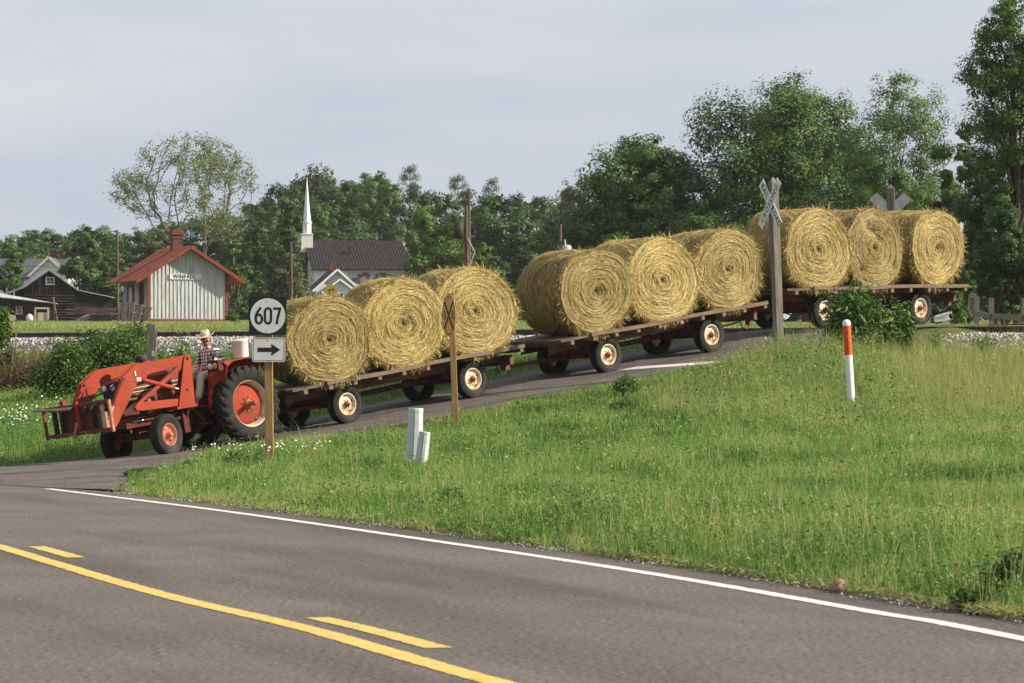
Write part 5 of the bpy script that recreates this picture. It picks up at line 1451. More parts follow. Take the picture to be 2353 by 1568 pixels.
# the church
ca = R(6); cm_ = at(830, 735, 440, ca); cm_.translation.z = gz(cm_.translation.x, 440) - .1
church = empty('church', None, cm_, 'white church with long dark shingle roof and slender white steeple', 'church')
z_ = lambda py: EYE + (900 - py) / FPX * 440 - cm_.translation.z
x_ = lambda px: (px - 830) / FPX * 440
ze, zr = z_(612), z_(549)
w_ = MB().prism([(0, 0), (8, 0), (8, ze), (4, zr - .1), (0, ze)], x_(716), x_(938), 0, plane='yz')
w_.build('wall', [M['patchy_wall'], M['white_siding']], church, cm_)
MB().box((x_(827), -.04, ze - .42), (x_(938) - x_(716), .1, .35)).box((x_(760), -.03, ze - 1.6), (x_(795) - x_(718), .08, 2.2)).build('fascia', M['white_siding'], church, cm_)
rf = MB()
slab(rf, (x_(714), -.6, ze - .3), (x_(950), -.6, ze - .3), (x_(928), 4, zr), (x_(702), 4, zr), .12); slab(rf, (x_(714), 8.6, ze - .3), (x_(950), 8.6, ze - .3), (x_(928), 4, zr), (x_(702), 4, zr), .12)
slab(rf, (x_(935), 2.2, ze - .2), (x_(966), 2.2, ze - .2), (x_(962), 5, ze + 1.35), (x_(930), 5, ze + 1.35), .12)
for k in range(34):                                                  # seams of the tin roof
    t = k / 33; rf.beam((x_(714) + (x_(950) - x_(714)) * t, -.6, ze - .27), (x_(702) + (x_(928) - x_(702)) * t, 4, zr + .03), .05, .06)
rof = rf.build('roof', M['dark_shingle'], church, cm_)
MB().box((x_(806), 1.8, ze + 1.5), (.3, .3, 1.3)).build('vent_pipe', M['dark_metal'], rof, cm_)
stp = MB(); xs_ = x_(709); b0, b1 = z_(563), z_(536)
stp.box((xs_, 3.4, (b0 + b1) / 2 - .3), (1.22, 1.22, b1 - b0 + .6)).box((xs_, 3.4, b1 + .03), (1.34, 1.34, .1))
def octo(r0, z0, r1, z1, mb): mb.lathe([(r0, z0), (r1, z1)], (xs_, 3.4, 0), 8, axis='z', sm=False)
stp.lathe([(.46, b1), (.46, z_(510)), (.54, z_(509.5)), (.54, z_(506.5)), (.44, z_(506)), (.30, z_(480)), (.02, z_(404)), (0, z_(403))], (xs_, 3.4, 0), 8, axis='z', sm=False)
stp.build('steeple', M['white'], rof, cm_)
# the small white house before the church
vm_ = at(774, 735, 415, R(10)); vm_.translation.z = gz(vm_.translation.x, 415) - .1
vh = empty('white_cottage', None, vm_, 'small white cottage with double front gables and dark roof, in front of the church', 'house')
z_ = lambda py: EYE + (900 - py) / FPX * 415 - vm_.translation.z
w2 = 2.15
MB().prism([(-w2, 0), (w2, 0), (w2, z_(662)), (0, z_(619)), (-w2, z_(662))], 0, 7, 0).build('wall', M['white_siding'], vh, vm_)
MB().prism([(-1.5, 0), (1.55, 0), (1.55, z_(668)), (.05, z_(643)), (-1.5, z_(668))], -1.6, -.0, 0).build('porch_wall', M['white_siding'], vh, vm_)
rf = MB()
for s in (1, -1): slab(rf, (0, -.4, z_(617)), (s * 2.5, -.4, z_(668)), (s * 2.5, 7.3, z_(668)), (0, 7.3, z_(617)), .1)
for s in (1, -1): slab(rf, (.05, -1.9, z_(641)), (.05 + s * 1.85, -1.9, z_(672)), (.05 + s * 1.85, -.3, z_(672)), (.05, -.3, z_(641)), .1)
rof = rf.build('roof', M['dark_shingle'], vh, vm_)
tm = MB()
for s in (1, -1): tm.beam((s * .01, -.44, z_(619) - .0), (s * 2.5, -.44, z_(669.5)), .08, .22).beam((.05 + s * .01, -1.94, z_(642.5)), (.05 + s * 1.85, -1.94, z_(673.5)), .08, .18)
tm.build('barge_board', M['white'], rof, vm_)
MB().box((-.2, 2.5, z_(612)), (.5, .5, .9)).build('chimney', M['brick'], rof, vm_)
window(vh, vm_, (.05, -1.63, z_(683)), .7, .8, 'white')

# ---------------------------------------------------------------- plants
M['leaf'] = ramp_mat('leaf', [(.018, .042, .008), (.045, .093, .015), (.086, .160, .025), (.145, .23, .043)], .55, .27)
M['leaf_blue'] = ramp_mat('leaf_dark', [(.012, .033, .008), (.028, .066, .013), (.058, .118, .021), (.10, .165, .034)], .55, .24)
M['leaf_light'] = ramp_mat('leaf_light', [(.050, .100, .018), (.085, .155, .028), (.12, .20, .040), (.17, .24, .06)], .55, .3)
M['leaf_olive'] = ramp_mat('leaf_olive', [(.036, .052, .018), (.058, .080, .026), (.088, .112, .038), (.125, .14, .056)], .6, .22)
M['leaf_sparse'] = ramp_mat('leaf_sparse', [(.08, .12, .04), (.13, .18, .06), (.18, .22, .085), (.25, .27, .12)], .65, .25)
M['bark'] = mat('bark', (.085, .070, .055), (.05, .042, .035), 3, (3, 3, .6), rough=.95)
M['pale_bark'] = mat('pale_bark', (.20, .17, .13), (.13, .11, .085), 3, (3, 3, .6), rough=.95)
M['brush'] = mat('dead_brush', (.20, .11, .065), (.13, .08, .05), 6, rough=1)

def leaves(name, Cc, Nn, size, tint, m, aspect=.62, g=rng, cup=.0):
    n = len(Cc)
    Nn = Nn / (np.linalg.norm(Nn, axis=1, keepdims=True) + 1e-9)
    r = g.normal(0, 1, (n, 3)); u = np.cross(Nn, r); u /= np.linalg.norm(u, axis=1, keepdims=True) + 1e-9; v = np.cross(Nn, u)
    s = np.asarray(size).reshape(-1, 1) * np.ones((n, 1))
    V = np.stack([Cc - u * s * .5, Cc + v * s * aspect * .5 - u * s * .05, Cc + u * s * .5, Cc - v * s * aspect * .5 - u * s * .05], 1).reshape(-1, 3)
    return np_mesh(name, V, np.arange(n * 4).reshape(-1, 4), [m], tint=np.clip(tint, 0, 1))

def tree_meshes(seed, H, Wd, base=.22, nl=11, nc=150, lpc=45, leaf=.25, m='leaf', bark='bark', tr=.22, shape='round', gap=.12, cflat=.62, forks=1, pale=0.0, twig=4):
    """A trunk with limbs and a crown of leaf sprays carried at the limbs' ends."""
    g = np.random.default_rng(seed)
    cz = H * (base + 1) / 2; rz = H * (1 - base) / 2; rx = Wd / 2
    lobes = []; tries = 0
    while len(lobes) < nl and tries < 6000:
        tries += 1
        d = g.normal(0, 1, 3); d /= np.linalg.norm(d)
        k = g.uniform(.40, .74)
        f = 1.0
        if shape == 'cone':
            z = g.uniform(.05, .95); f = 1.02 - z * .9; a = g.uniform(0, 6.28); k2 = g.uniform(.2, .6) * f
            p = np.array([math.cos(a) * rx * k2, math.sin(a) * rx * k2, H * (base + (1 - base) * z * .92)]); r = rx * (.28 + .30 * f)
        else:
            p = np.array([d[0] * rx * k, d[1] * rx * k, cz + d[2] * rz * k])
            r = g.uniform(.22, .36) * min(rx, rz) * (1.05 if shape == 'dome' else 1.2)
        if shape == 'dome' and d[2] < -.45: continue
        if all(np.linalg.norm(p - q) > .62 * (r + s) for q, s in lobes): lobes.append((p, r))
    if shape != 'cone':
        lobes.append((np.array([0, 0, cz + rz * .1]), .50 * min(rx, rz))); lobes.append((np.array([g.normal(0, .1) * rx, g.normal(0, .1) * rx, cz + rz * .68]), .32 * min(rx, rz)))
    mb = MB(); r0 = tr; trunks = []
    for f in range(forks):
        a = 2 * math.pi * f / max(forks, 1) + g.uniform(0, 1); k = 0 if forks == 1 else .16 * Wd
        top = Vector((math.cos(a) * k, math.sin(a) * k, H * (base + .24 * (1 - base))))
        pts = [Vector((0, 0, -.4)), Vector((top.x * .15 + g.normal(0, .04), top.y * .15, H * base * .5)), Vector((top.x * .5, top.y * .5, max(.3, H * base))), top, Vector((top.x * 1.7 + g.normal(0, .12) * Wd * .3, top.y * 1.7, H * (base + .40 * (1 - base))))]
        mb.tube(pts, [r0 * 1.25, r0, r0 * .85, r0 * .5, .03], 9); trunks.append(pts)
    Cs, Ns, Ts, Sz = [], [], [], []
    tot = sum(q * q for _, q in lobes)
    for li, (p, r) in enumerate(lobes):
        tk = trunks[li % len(trunks)]
        st_ = tk[2].lerp(tk[3], g.uniform(0, 1)); pv = Vector(p)
        mid = st_.lerp(pv, .5) + Vector((0, 0, .12 * (pv - st_).length)) + Vector(g.normal(0, .06 * r, 3))
        mb.tube([st_, mid, pv], [r0 * .38, r0 * .25, r0 * .1], 6)
        ncl = max(6, int(nc * r * r / tot)); lt = g.normal(0, .08)
        for c in range(ncl):
            d = g.normal(0, 1, 3); d[2] = abs(d[2]) - .45 if g.random() < .7 else d[2]; d /= np.linalg.norm(d)
            cpnt = p + d * r * g.uniform(.45, .92)
            if g.random() < gap: continue
            if c % twig == 0: mb.tube([pv, pv.lerp(Vector(cpnt), .6) + Vector(g.normal(0, .03, 3)), Vector(cpnt)], [r0 * .10, r0 * .06, .012], 4, caps=False)
            cr = r * g.uniform(.20, .34); n = max(4, int(lpc * g.uniform(.6, 1.4)))
            q = g.normal(0, 1, (n, 3)); q *= (cr * np.cbrt(g.random((n, 1))) * 1.35) / (np.linalg.norm(q, axis=1, keepdims=True)); q[:, 2] *= cflat
            Cs.append(cpnt + q); Ns.append(q * .6 / cr + d * .6 + np.array([0, 0, .45]) + g.normal(0, .22, (n, 3)))
            Ts.append(np.clip(.48 + lt + g.normal(0, .11) + g.normal(0, .10, n) + pale, 0, 1)); Sz.append(leaf * g.uniform(.55, 1.3, n))
    Cc = np.concatenate(Cs)
    lo_, hi_ = np.percentile(Cc[:, 0], [.5, 99.5]); sx = Wd / (hi_ - lo_); ly, hy = np.percentile(Cc[:, 1], [.5, 99.5]); sy = min(1.6, Wd / (hy - ly))
    zl, zh = np.percentile(Cc[:, 2], [.4, 99.8]); sz = H * (1 - base) / (zh - zl)
    Cc = np.stack([(Cc[:, 0] - (lo_ + hi_) / 2) * sx, (Cc[:, 1] - (ly + hy) / 2) * sy, H * base + (Cc[:, 2] - zl) * sz], 1)
    mb.V = [((x - (lo_ + hi_) / 2 * min(1, max(0, z / H / max(base, .1)))) * sx if z > .2 * H * base else x, y, (H * base + (z - zl) * sz) if z > zl else z * (H * base) / max(zl, .01) if zl > 0 else z) for x, y, z in mb.V]
    crown = leaves('crown', Cc, np.concatenate(Ns), np.concatenate(Sz), np.concatenate(Ts), M[m], g=g)
    return mb.mesh('trunk', M[bark]), crown

def pine_meshes(seed, H, Wd, m='leaf_blue', lpc=100, leaf=.30):
    g = np.random.default_rng(seed); mb = MB().tube([(0, 0, -.3), (.1, 0, H * .5), (0, .1, H)], [.3, .2, .04], 8)
    Cs, Ns, Ts = [], [], []
    z = H * .5
    while z < H:
        f = 1 - ((z - H * .5) / (H * .5)) ** 1.3
        for k in range(5):
            a = g.uniform(0, 6.28); L_ = Wd / 2 * (.35 + .75 * f) * g.uniform(.6, 1.1)
            tip = np.array([math.cos(a) * L_, math.sin(a) * L_, z + L_ * g.uniform(.1, .5)])
            mb.tube([(0, 0, z), tuple(tip * .6 + np.array([0, 0, z * .4])), tuple(tip)], [.06, .04, .015], 4)
            for w in (.6, .85, 1.0):
                n = lpc // 3; cpt = np.array([tip[0] * w, tip[1] * w, z + (tip[2] - z) * w])
                q = g.normal(0, .42, (n, 3)); q[:, 2] *= .5
                Cs.append(cpt + q); Ns.append(q + g.normal(0, .6, (n, 3)) + np.array([0, 0, .5])); Ts.append(g.normal(.5, .18, n))
        z += H * .055
    return mb.mesh('trunk', M['bark']), leaves('crown', np.concatenate(Cs), np.concatenate(Ns), leaf, np.concatenate(Ts), M[m], .3, g)

def put_tree(kind, meshes, loc, rot, sc, label, cat='tree', group=None):
    root = empty(kind, None, Matrix.Translation(loc) @ Matrix.Rotation(rot, 4, 'Z') @ Matrix.Diagonal((sc[0], sc[1], sc[2], 1)), label, cat, group)
    link('trunk', meshes[0], root); link('crown', meshes[1], root)
    return root

# --- the wood far behind: every tree its own, from a few crowns
T0 = [tree_meshes(100 + i, 15, 9.5, .02, 26, 420, 56, .36, mm, shape='round', gap=.02) for i, mm in enumerate(('leaf', 'leaf_blue', 'leaf', 'leaf_olive', 'leaf_blue'))]
PINE = pine_meshes(7, 17, 7.5)
def far_tree(px, ytop, wpx, Y, v, label, yb=738, kind='broadleaf_tree'):
    sc = Y / FPX
    base = P(px, yb, Y); base.z = gz(base.x, Y) - .2
    h = (EYE + (900 - ytop) * sc) - base.z; wd = wpx * sc * (1.75 if v != 'p' else 1.1)
    ms = PINE if v == 'p' else T0[v]
    bh, bw = (17, 7.5) if v == 'p' else (15, 9.5)
    put_tree('pine_tree' if v == 'p' else kind, ms, base, rng.uniform(0, 6.28), (wd / bw, wd / bw * .9, h / bh), label, 'tree', 'trees of the wood behind the village')
for a in [(12, 548, 95, 430, 2, 'bright green tree cut by the left edge of the picture, beside the white house'),
          (88, 528, 140, 480, 0, 'broad green tree behind the chimneys of the white house'),
          (58, 556, 90, 470, 4, 'low tree behind the left part of the grey house roof'),
          (160, 538, 90, 500, 4, 'darker tree right of the house chimneys, in the wood'),
          (205, 520, 115, 490, 0, 'tree in the wood just left of the yard lamp pole'),
          (262, 536, 110, 500, 1, 'dark tree in the wood behind the yard lamp pole'),
          (325, 524, 120, 495, 3, 'dull olive tree in the wood behind the left roof of the depot'),
          (395, 505, 120, 505, 1, 'dark tree in the wood behind the depot chimney'),
          (465, 500, 120, 500, 0, 'tree in the wood behind the twin stems of the bare crowned tree'),
          (535, 492, 120, 500, 1, 'dark tree in the wood above the right roof edge of the depot'),
          (598, 462, 100, 505, 4, 'dark tree in the wood with a stepped top, left of the steeple'),
          (642, 418, 100, 520, 1, 'tall dark tree in the wood, second to the left of the steeple'),
          (690, 402, 62, 530, 3, 'narrow tall tree just left of the steeple tip'),
          (742, 386, 120, 525, 3, 'tallest tree of the wood, right behind the steeple'),
          (700, 450, 110, 480, 2, 'lighter green tree directly behind the steeple base'),
          (800, 420, 120, 515, 4, 'dark tree in the wood over the left part of the church roof'),
          (850, 398, 130, 520, 0, 'broad round topped tree in the wood over the middle of the church roof'),
          (890, 425, 110, 510, 2, 'green tree in the wood over the right part of the church roof'),
          (942, 392, 84, 520, 'p', 'pine with spread level branches rising above the church roof end'),
          (985, 434, 100, 520, 1, 'dark tree in the wood right of the spread pine'),
          (1052, 414, 84, 520, 'p', 'pine topped just left of the pair of utility poles'),
          (1130, 420, 72, 530, 'p', 'small pine tip above the round dark tree right of the utility poles'),
          (1150, 440, 150, 420, 1, 'dense round dark tree right of the pair of utility poles'),
          (1222, 456, 100, 520, 4, 'distant hazy tree right of the round dark tree'),
          (1272, 456, 90, 540, 3, 'distant olive tree above the short transformer pole'),
          (1318, 418, 90, 400, 3, 'hazy thin tree at the left flank of the big dark oak'),
          (1350, 470, 110, 420, 1, 'dark filler tree low behind the big dark oak'),
          (1095, 470, 120, 500, 1, 'dark tree in the wood behind the pair of utility poles'),
          (780, 470, 130, 500, 1, 'dark lower tree behind the church ridge near the steeple'),
          (1190, 500, 130, 450, 1, 'low dark tree left of the short transformer pole'),
          (1265, 520, 130, 440, 0, 'low green tree around the short transformer pole'),
          (2120, 560, 100, 400, 1, 'distant dark tree seen under the boughs right of the last bale'),
          (2215, 575, 100, 410, 4, 'distant dark tree seen behind the board fence'),
          (2310, 570, 100, 400, 1, 'distant dark tree at the right edge behind the fence')]:
    far_tree(*a)
# --- nearer single trees among the houses
def near_tree(px, ytop, wpx, Y, label, rot=0.0, yb=738, kind='broadleaf_tree', cat='tree', **kw):
    kw['leaf'] *= .72; kw['nc'] = int(kw['nc'] * 1.75); kw['nl'] = int(kw['nl'] * 1.3)
    sc = Y / FPX; base = P(px, yb, Y); base.z = gz(base.x, Y) - .15
    h = (EYE + (900 - ytop) * sc) - base.z
    put_tree(kind, tree_meshes(H=h, Wd=wpx * sc, **kw), base, rot, (1, 1, 1), label, cat)
near_tree(662, 462, 105, 380, 'brownish green cedar like tree between the depot and the church, behind the thin pole', seed=21, base=.03, nl=16, nc=240, lpc=46, leaf=.36, m='leaf_olive', shape='cone', gap=.02, kind='cedar_tree')
near_tree(585, 512, 120, 390, 'dark broad tree right behind the depot, left of the cedar', seed=22, base=.05, nl=14, nc=220, lpc=46, leaf=.38, m='leaf_blue', gap=.03)
near_tree(1012, 448, 165, 330, 'bright mid green tree beside the church gable, left of the pair of poles', seed=23, base=.05, nl=15, nc=300, lpc=46, leaf=.30, m='leaf', pale=.12, gap=.08)
near_tree(1108, 560, 112, 300, 'small bright green tree at the foot of the pair of poles', seed=24, base=.03, nl=10, nc=160, lpc=46, leaf=.26, m='leaf', pale=.15, gap=.06)
near_tree(978, 590, 90, 310, 'small leafy tree in front of the right end of the church', seed=25, base=.03, nl=9, nc=130, lpc=44, leaf=.26, m='leaf', pale=.08, gap=.06)
near_tree(192, 540, 105, 370, 'leafy green tree between the white house and the depot', seed=26, base=.05, nl=12, nc=200, lpc=46, leaf=.33, m='leaf', pale=.08, gap=.06)
near_tree(245, 585, 90, 360, 'low dark tree behind the lean-to of the barn', seed=27, base=.03, nl=9, nc=150, lpc=44, leaf=.33, m='leaf_blue', gap=.04)
near_tree(543, 560, 72, 320, 'broken topped leafy tree with pale dead limbs, right of the depot roof', seed=28, base=.15, nl=8, nc=90, lpc=40, leaf=.26, m='leaf', pale=.1, bark='pale_bark', gap=.2)
near_tree(1290, 560, 110, 330, 'dark bushy tree low beside the short transformer pole', seed=29, base=.02, nl=10, nc=150, lpc=44, leaf=.3, m='leaf_blue', gap=.04)
near_tree(535, 708, 34, 250, 'small bright green shrub at the right wall of the depot', seed=30, base=.02, nl=6, nc=60, lpc=40, leaf=.12, m='leaf_light', gap=.02, tr=.03, kind='shrub', cat='shrub', yb=745)
near_tree(18, 560, 90, 340, 'leafy tree at the left edge, before the grey roofed house', seed=33, base=.1, nl=8, nc=110, lpc=44, leaf=.28, m='leaf', pale=.1, gap=.12)
# --- the tall thinly leafed tree behind the depot
def sparse_tree(seed, H, Wd, leaf, m, per_tip, label, loc, depth=5, spread=.62, kind='bare_crowned_tree', trr=.20):
    g = random.Random(seed); gn = np.random.default_rng(seed)
    mb = MB(); tips = []
    def grow(p, d, ln, r, lev):
        pts = [p]; q = p.copy(); dd = d.copy()
        for i in range(3):
            dd = (dd + Vector((g.gauss(0, .13), g.gauss(0, .13), g.gauss(.05, .08)))).normalized(); q = q + dd * ln / 3; pts.append(q.copy())
        mb.tube(pts, [r, r * .88, r * .76, r * .66], 7 if lev < 3 else 4, caps=False)
        if lev >= depth: tips.append((q, dd)); return
        if lev >= 4: tips.append((q, dd))
        for k in range(3 if lev else 4):
            a = g.uniform(0, 6.28); s = spread * g.uniform(.55, 1.15) * (.75 if lev == 0 else 1)
            o = dd.orthogonal().normalized(); o.rotate(Matrix.Rotation(a, 3, dd))
            nd = (dd * math.cos(s) + o * math.sin(s)); nd.z += .10 if lev < 2 else .02
            grow(q if k < 2 else pts[2], nd.normalized(), ln * g.uniform(.66, .86), r * .66, lev + 1)
    for a, r in ((-.34, trr * .9), (.0, trr), (.30, trr)):
        grow(Vector((a * 1.2, 0, -.3)), Vector((a, g.uniform(-.15, .15), 1)).normalized(), H * .25, r, 0)
    zs = max(t.z for t, _ in tips); xs = max(abs(t.x) for t, _ in tips)
    Cs, Ts = [], []
    for t, d in tips:
        n = max(1, int(per_tip * g.uniform(.2, 1.6)))
        Cs.append(np.array(t) + gn.normal(0, .36, (n, 3))); Ts.append(np.clip(gn.normal(.5, .2, n), 0, 1))
    Cc = np.concatenate(Cs)
    cr = leaves('crown', Cc, gn.normal(0, 1, (len(Cc), 3)) + np.array([0, 0, .4]), leaf * gn.uniform(.6, 1.3, len(Cc)), np.concatenate(Ts), M[m], .6, gn)
    root = empty(kind, None, Matrix.Translation(loc) @ Matrix.Diagonal((Wd / 2 / xs, Wd / 2 / xs, H / zs, 1)), label, 'tree')
    link('trunk', mb.mesh('trunk', M['pale_bark']), root); link('crown', cr, root)
def grown_tree(seed, H, Wd, zb, leaf, nleaf, m):
    """Branches grown step by step towards points spread through the crown; thickness adds up from the twigs down."""
    g = np.random.default_rng(seed)
    cz, rz, rx = (H + zb) / 2, (H - zb) / 2, Wd / 2
    A = g.normal(0, 1, (2600, 3)); A /= np.linalg.norm(A, axis=1, keepdims=True); A *= np.cbrt(g.uniform(.08, 1, (len(A), 1)))
    A = A * np.array([rx, rx * .8, rz]) + np.array([0, 0, cz])
    hole = np.sin(A[:, 0] * 1.15 + 1) * np.sin(A[:, 1] * 1.0 + 2) + np.sin(A[:, 2] * 1.25 + A[:, 0] * .45)
    A = A[(hole < .75) & ~((A[:, 2] < cz - rz * .35) & (np.hypot(A[:, 0], A[:, 1]) < rx * .45))][:1500]
    N, Pa = [], []
    for sx, dx in ((-.25, -.10), (.15, .22)):
        p = np.array([sx, 0, -.3]); par = -1
        while p[2] < zb + .6:
            N.append(p.copy()); Pa.append(par); par = len(N) - 1
            p = p + np.array([dx, g.normal(0, .05), 1.0]) * .42 + g.normal(0, .03, 3)
    N = [np.array(n) for n in N]; st = .42
    kc = {}; alive = np.ones(len(A), bool); dmin = np.full(len(A), 1e9); near = np.zeros(len(A), int); seen = 0
    for it in range(90):
        for k in range(seen, len(N)):
            d = ((A - N[k]) ** 2).sum(1); u = d < dmin; dmin[u] = d[u]; near[u] = k
        seen = len(N); alive &= dmin > .50 ** 2
        if not alive.any(): break
        act = alive & (dmin < 4.5 ** 2)
        if not act.any(): break
        for k in np.unique(near[act]):
            kc[k] = kc.get(k, 0) + 1
            if kc[k] > 3: continue
            v = (A[act & (near == k)] - N[k]); v = (v / np.linalg.norm(v, axis=1, keepdims=True)).mean(0)
            v = v / (np.linalg.norm(v) + 1e-6) + g.normal(0, .12, 3) + np.array([0, 0, .10]); v /= np.linalg.norm(v)
            N.append(N[k] + v * st); Pa.append(k)
    n = len(N); kids = [[] for _ in range(n)]
    for i, p in enumerate(Pa):
        if p >= 0: kids[p].append(i)
    tips = np.zeros(n)
    for i in range(n - 1, -1, -1): tips[i] = max(1, sum(tips[c] for c in kids[i]))
    rad = .013 + .0095 * tips ** .53
    mb = MB()
    starts = [i for i in range(n) if Pa[i] < 0] + [c for i in range(n) for c in sorted(kids[i], key=lambda c: -tips[c])[1:]]
    for s0 in starts:
        ch = [Pa[s0]] if Pa[s0] >= 0 else []
        i = s0
        while True:
            ch.append(i)
            if not kids[i]: break
            i = max(kids[i], key=lambda c: tips[c])
        if len(ch) < 2: continue
        mb.tube([N[c] for c in ch], [min(rad[c], rad[s0]) for c in ch], 6 if rad[s0] > .08 else 4, caps=False)
    Np = np.array(N); tw = np.where(tips <= 5)[0]
    i = g.choice(tw, nleaf); Cc = Np[i] + g.normal(0, .21, (nleaf, 3))
    thin = (np.sin(Cc[:, 0] * .9) + np.sin(Cc[:, 2] * 1.1 + 1)) > g.uniform(-2.2, 1.4, nleaf)
    Cc = Cc[thin]; k = len(Cc)
    return mb.mesh('trunk', M['pale_bark']), leaves('crown', Cc, g.normal(0, 1, (k, 3)) + np.array([0, 0, .5]), leaf * g.uniform(.6, 1.3, k), np.clip(g.normal(.5, .22, k), 0, 1), M[m], .6, g)
b_ = P(455, 735, 330); b_.z = gz(b_.x, 330)
_H = EYE + (900 - 306) / FPX * 330 - b_.z
put_tree('bare_crowned_tree', grown_tree(5, _H, 355 * 330 / FPX, _H * .38, .17, 24000, 'leaf_sparse'), b_ + Vector((-.9, 0, 0)), 0, (1, 1, 1), 'tall thinly leafed tree with pale branches showing, standing behind the depot')
# --- big trees at the right
near_tree(1470, 318, 345, 262, 'big dark oak behind the bales of the middle wagon', seed=41, base=.08, nl=26, nc=640, lpc=64, leaf=.32, m='leaf', gap=.04, tr=.35, rot=.6)
near_tree(1800, 184, 470, 262, 'largest dome shaped tree behind the near crossbuck post', seed=42, base=.10, nl=44, nc=980, lpc=64, leaf=.31, m='leaf', shape='dome', gap=.05, tr=.32, forks=3, rot=.2)
near_tree(2068, 172, 280, 250, 'tall lighter thin leafed tree right of the dome shaped tree', seed=43, base=.04, nl=22, nc=520, lpc=50, leaf=.22, m='leaf', pale=.18, gap=.10, tr=.16, forks=2)
near_tree(2040, 350, 270, 240, 'mid green tree behind the bare backed crossing sign', seed=44, base=.05, nl=15, nc=330, lpc=52, leaf=.24, m='leaf', pale=.02, gap=.05)
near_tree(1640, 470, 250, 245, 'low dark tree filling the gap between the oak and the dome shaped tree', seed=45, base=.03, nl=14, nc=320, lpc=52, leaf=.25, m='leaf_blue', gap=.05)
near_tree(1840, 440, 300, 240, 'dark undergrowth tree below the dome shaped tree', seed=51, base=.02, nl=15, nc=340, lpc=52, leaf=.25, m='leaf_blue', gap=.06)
near_tree(2338, -60, 250, 165, 'tall tree leaning in at the right edge of the picture', seed=46, base=.34, nl=20, nc=560, lpc=56, leaf=.17, m='leaf', pale=.05, gap=.1, tr=.16, yb=745)
near_tree(2295, 285, 200, 168, 'dark ragged tree under the tall tree at the right edge', seed=47, base=.08, nl=24, nc=560, lpc=52, leaf=.17, m='leaf_blue', gap=.1, tr=.10, forks=3, yb=745)
near_tree(2200, 290, 120, 185, 'slender ragged tree between the light tree and the right edge', seed=48, base=.03, nl=18, nc=380, lpc=48, leaf=.18, m='leaf', gap=.1, tr=.10, forks=2, yb=745)
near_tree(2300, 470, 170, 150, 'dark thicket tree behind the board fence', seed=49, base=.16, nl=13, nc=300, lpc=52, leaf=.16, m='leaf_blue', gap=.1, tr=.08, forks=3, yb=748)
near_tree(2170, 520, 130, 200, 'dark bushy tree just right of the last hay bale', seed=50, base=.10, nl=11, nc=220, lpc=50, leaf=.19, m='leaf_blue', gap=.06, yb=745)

# --- bushes and saplings
def bush(name, label, px, yb, ytop, wpx, Y, seed, m, leaf, n, cat='bush', nl=8, upright=0.0, long_=.6, group=None, stems=10):
    g = np.random.default_rng(seed); sc = Y / FPX
    base = P(px, yb, Y); base.z = gz(base.x, base.y) - .02
    h = max(.12, EYE + (900 - ytop) * sc - base.z); wd = wpx * sc
    Cs, Ns, Ts = [], [], []
    mb = MB()
    for k in range(nl):
        a = g.uniform(0, 6.28); r = g.uniform(0, .36) * wd; hh = h * (1 - .45 * (2 * r / wd) ** 1.3) * g.uniform(.72, 1.0)
        top = np.array([math.cos(a) * r, math.sin(a) * r * .8, hh])
        mb.tube([(top[0] * .2, top[1] * .2, -.05), (top[0] * .6, top[1] * .6, hh * .5), tuple(top * .96)], [max(.012, leaf * .12), max(.01, leaf * .09), .006], 5)
        q = n // nl
        nc_ = max(6, q // 24)
        for c in range(nc_):
            t = g.uniform(.12, 1.0) ** .8
            cpt = np.array([top[0] * t, top[1] * t, hh * t]) + g.normal(0, 1, 3) * np.array([.14 * wd, .12 * wd, .07 * h]) * (1.05 - .55 * t)
            cpt[2] = max(.03, cpt[2])
            mq = q // nc_
            o = g.normal(0, 1, (mq, 3)) * np.array([1, 1, .6]) * min(.09 * wd + leaf * .4, .09 * h + leaf * .5)
            Cs.append(cpt + o); Ns.append(o * 2 + g.normal(0, .5, (mq, 3)) + np.array([0, -.1, .7])); Ts.append(g.normal(.5, .1) + g.normal(0, .16, mq))
    Cc = np.concatenate(Cs); Cc[:, 2] = np.maximum(Cc[:, 2], .02)
    root = empty(name, None, Matrix.Translation(base), label, cat, group)
    link('stems', mb.mesh('stems', M['bark']), root)
    link('foliage', leaves('foliage', Cc, np.concatenate(Ns), leaf * g.uniform(.6, 1.4, len(Cc)), np.concatenate(Ts), M[m], long_, g), root)
    return root
for k, a in enumerate([(150, 905, 782, 175, 96, 'leaf', .075, 9000, 'dark green bush behind the hay spear, left of the big bush'),
          (258, 900, 744, 215, 97, 'leaf', .075, 12000, 'largest dark bush directly behind the tractor loader'),
          (320, 880, 738, 120, 99, 'leaf', .075, 6000, 'bush top left of the squat grey post'),
          (205, 870, 760, 160, 103, 'leaf_blue', .08, 6000, 'bush by the gravel bank behind the largest dark bush'),
          (60, 900, 830, 130, 104, 'leaf', .08, 4500, 'low green bush below the dead brush at the left edge'),
          (4, 830, 698, 42, 118, 'leaf_light', .09, 3200, 'bright green shrub cut by the left edge, by the track'),
          (15, 905, 800, 70, 108, 'leaf', .08, 3500, 'dark bush at the left edge beside the dead brush'),
          (372, 850, 800, 40, 97, 'leaf', .07, 1200, 'small tuft of leaves right of the squat grey post'),
          (290, 815, 742, 130, 104, 'leaf', .08, 5000, 'bush on the gravel bank, rising above the loader arm'),
          (140, 800, 772, 40, 108, 'leaf', .08, 900, 'small sprig on the gravel bank at the left'),
          (1155, 822, 795, 60, 100, 'leaf', .07, 900, 'low weeds at the foot of the gravel bank behind the first wagon')]):
    bush('bush', a[8], a[0], a[1], a[2], a[3], a[4], 200 + k, a[5], a[6], a[7])
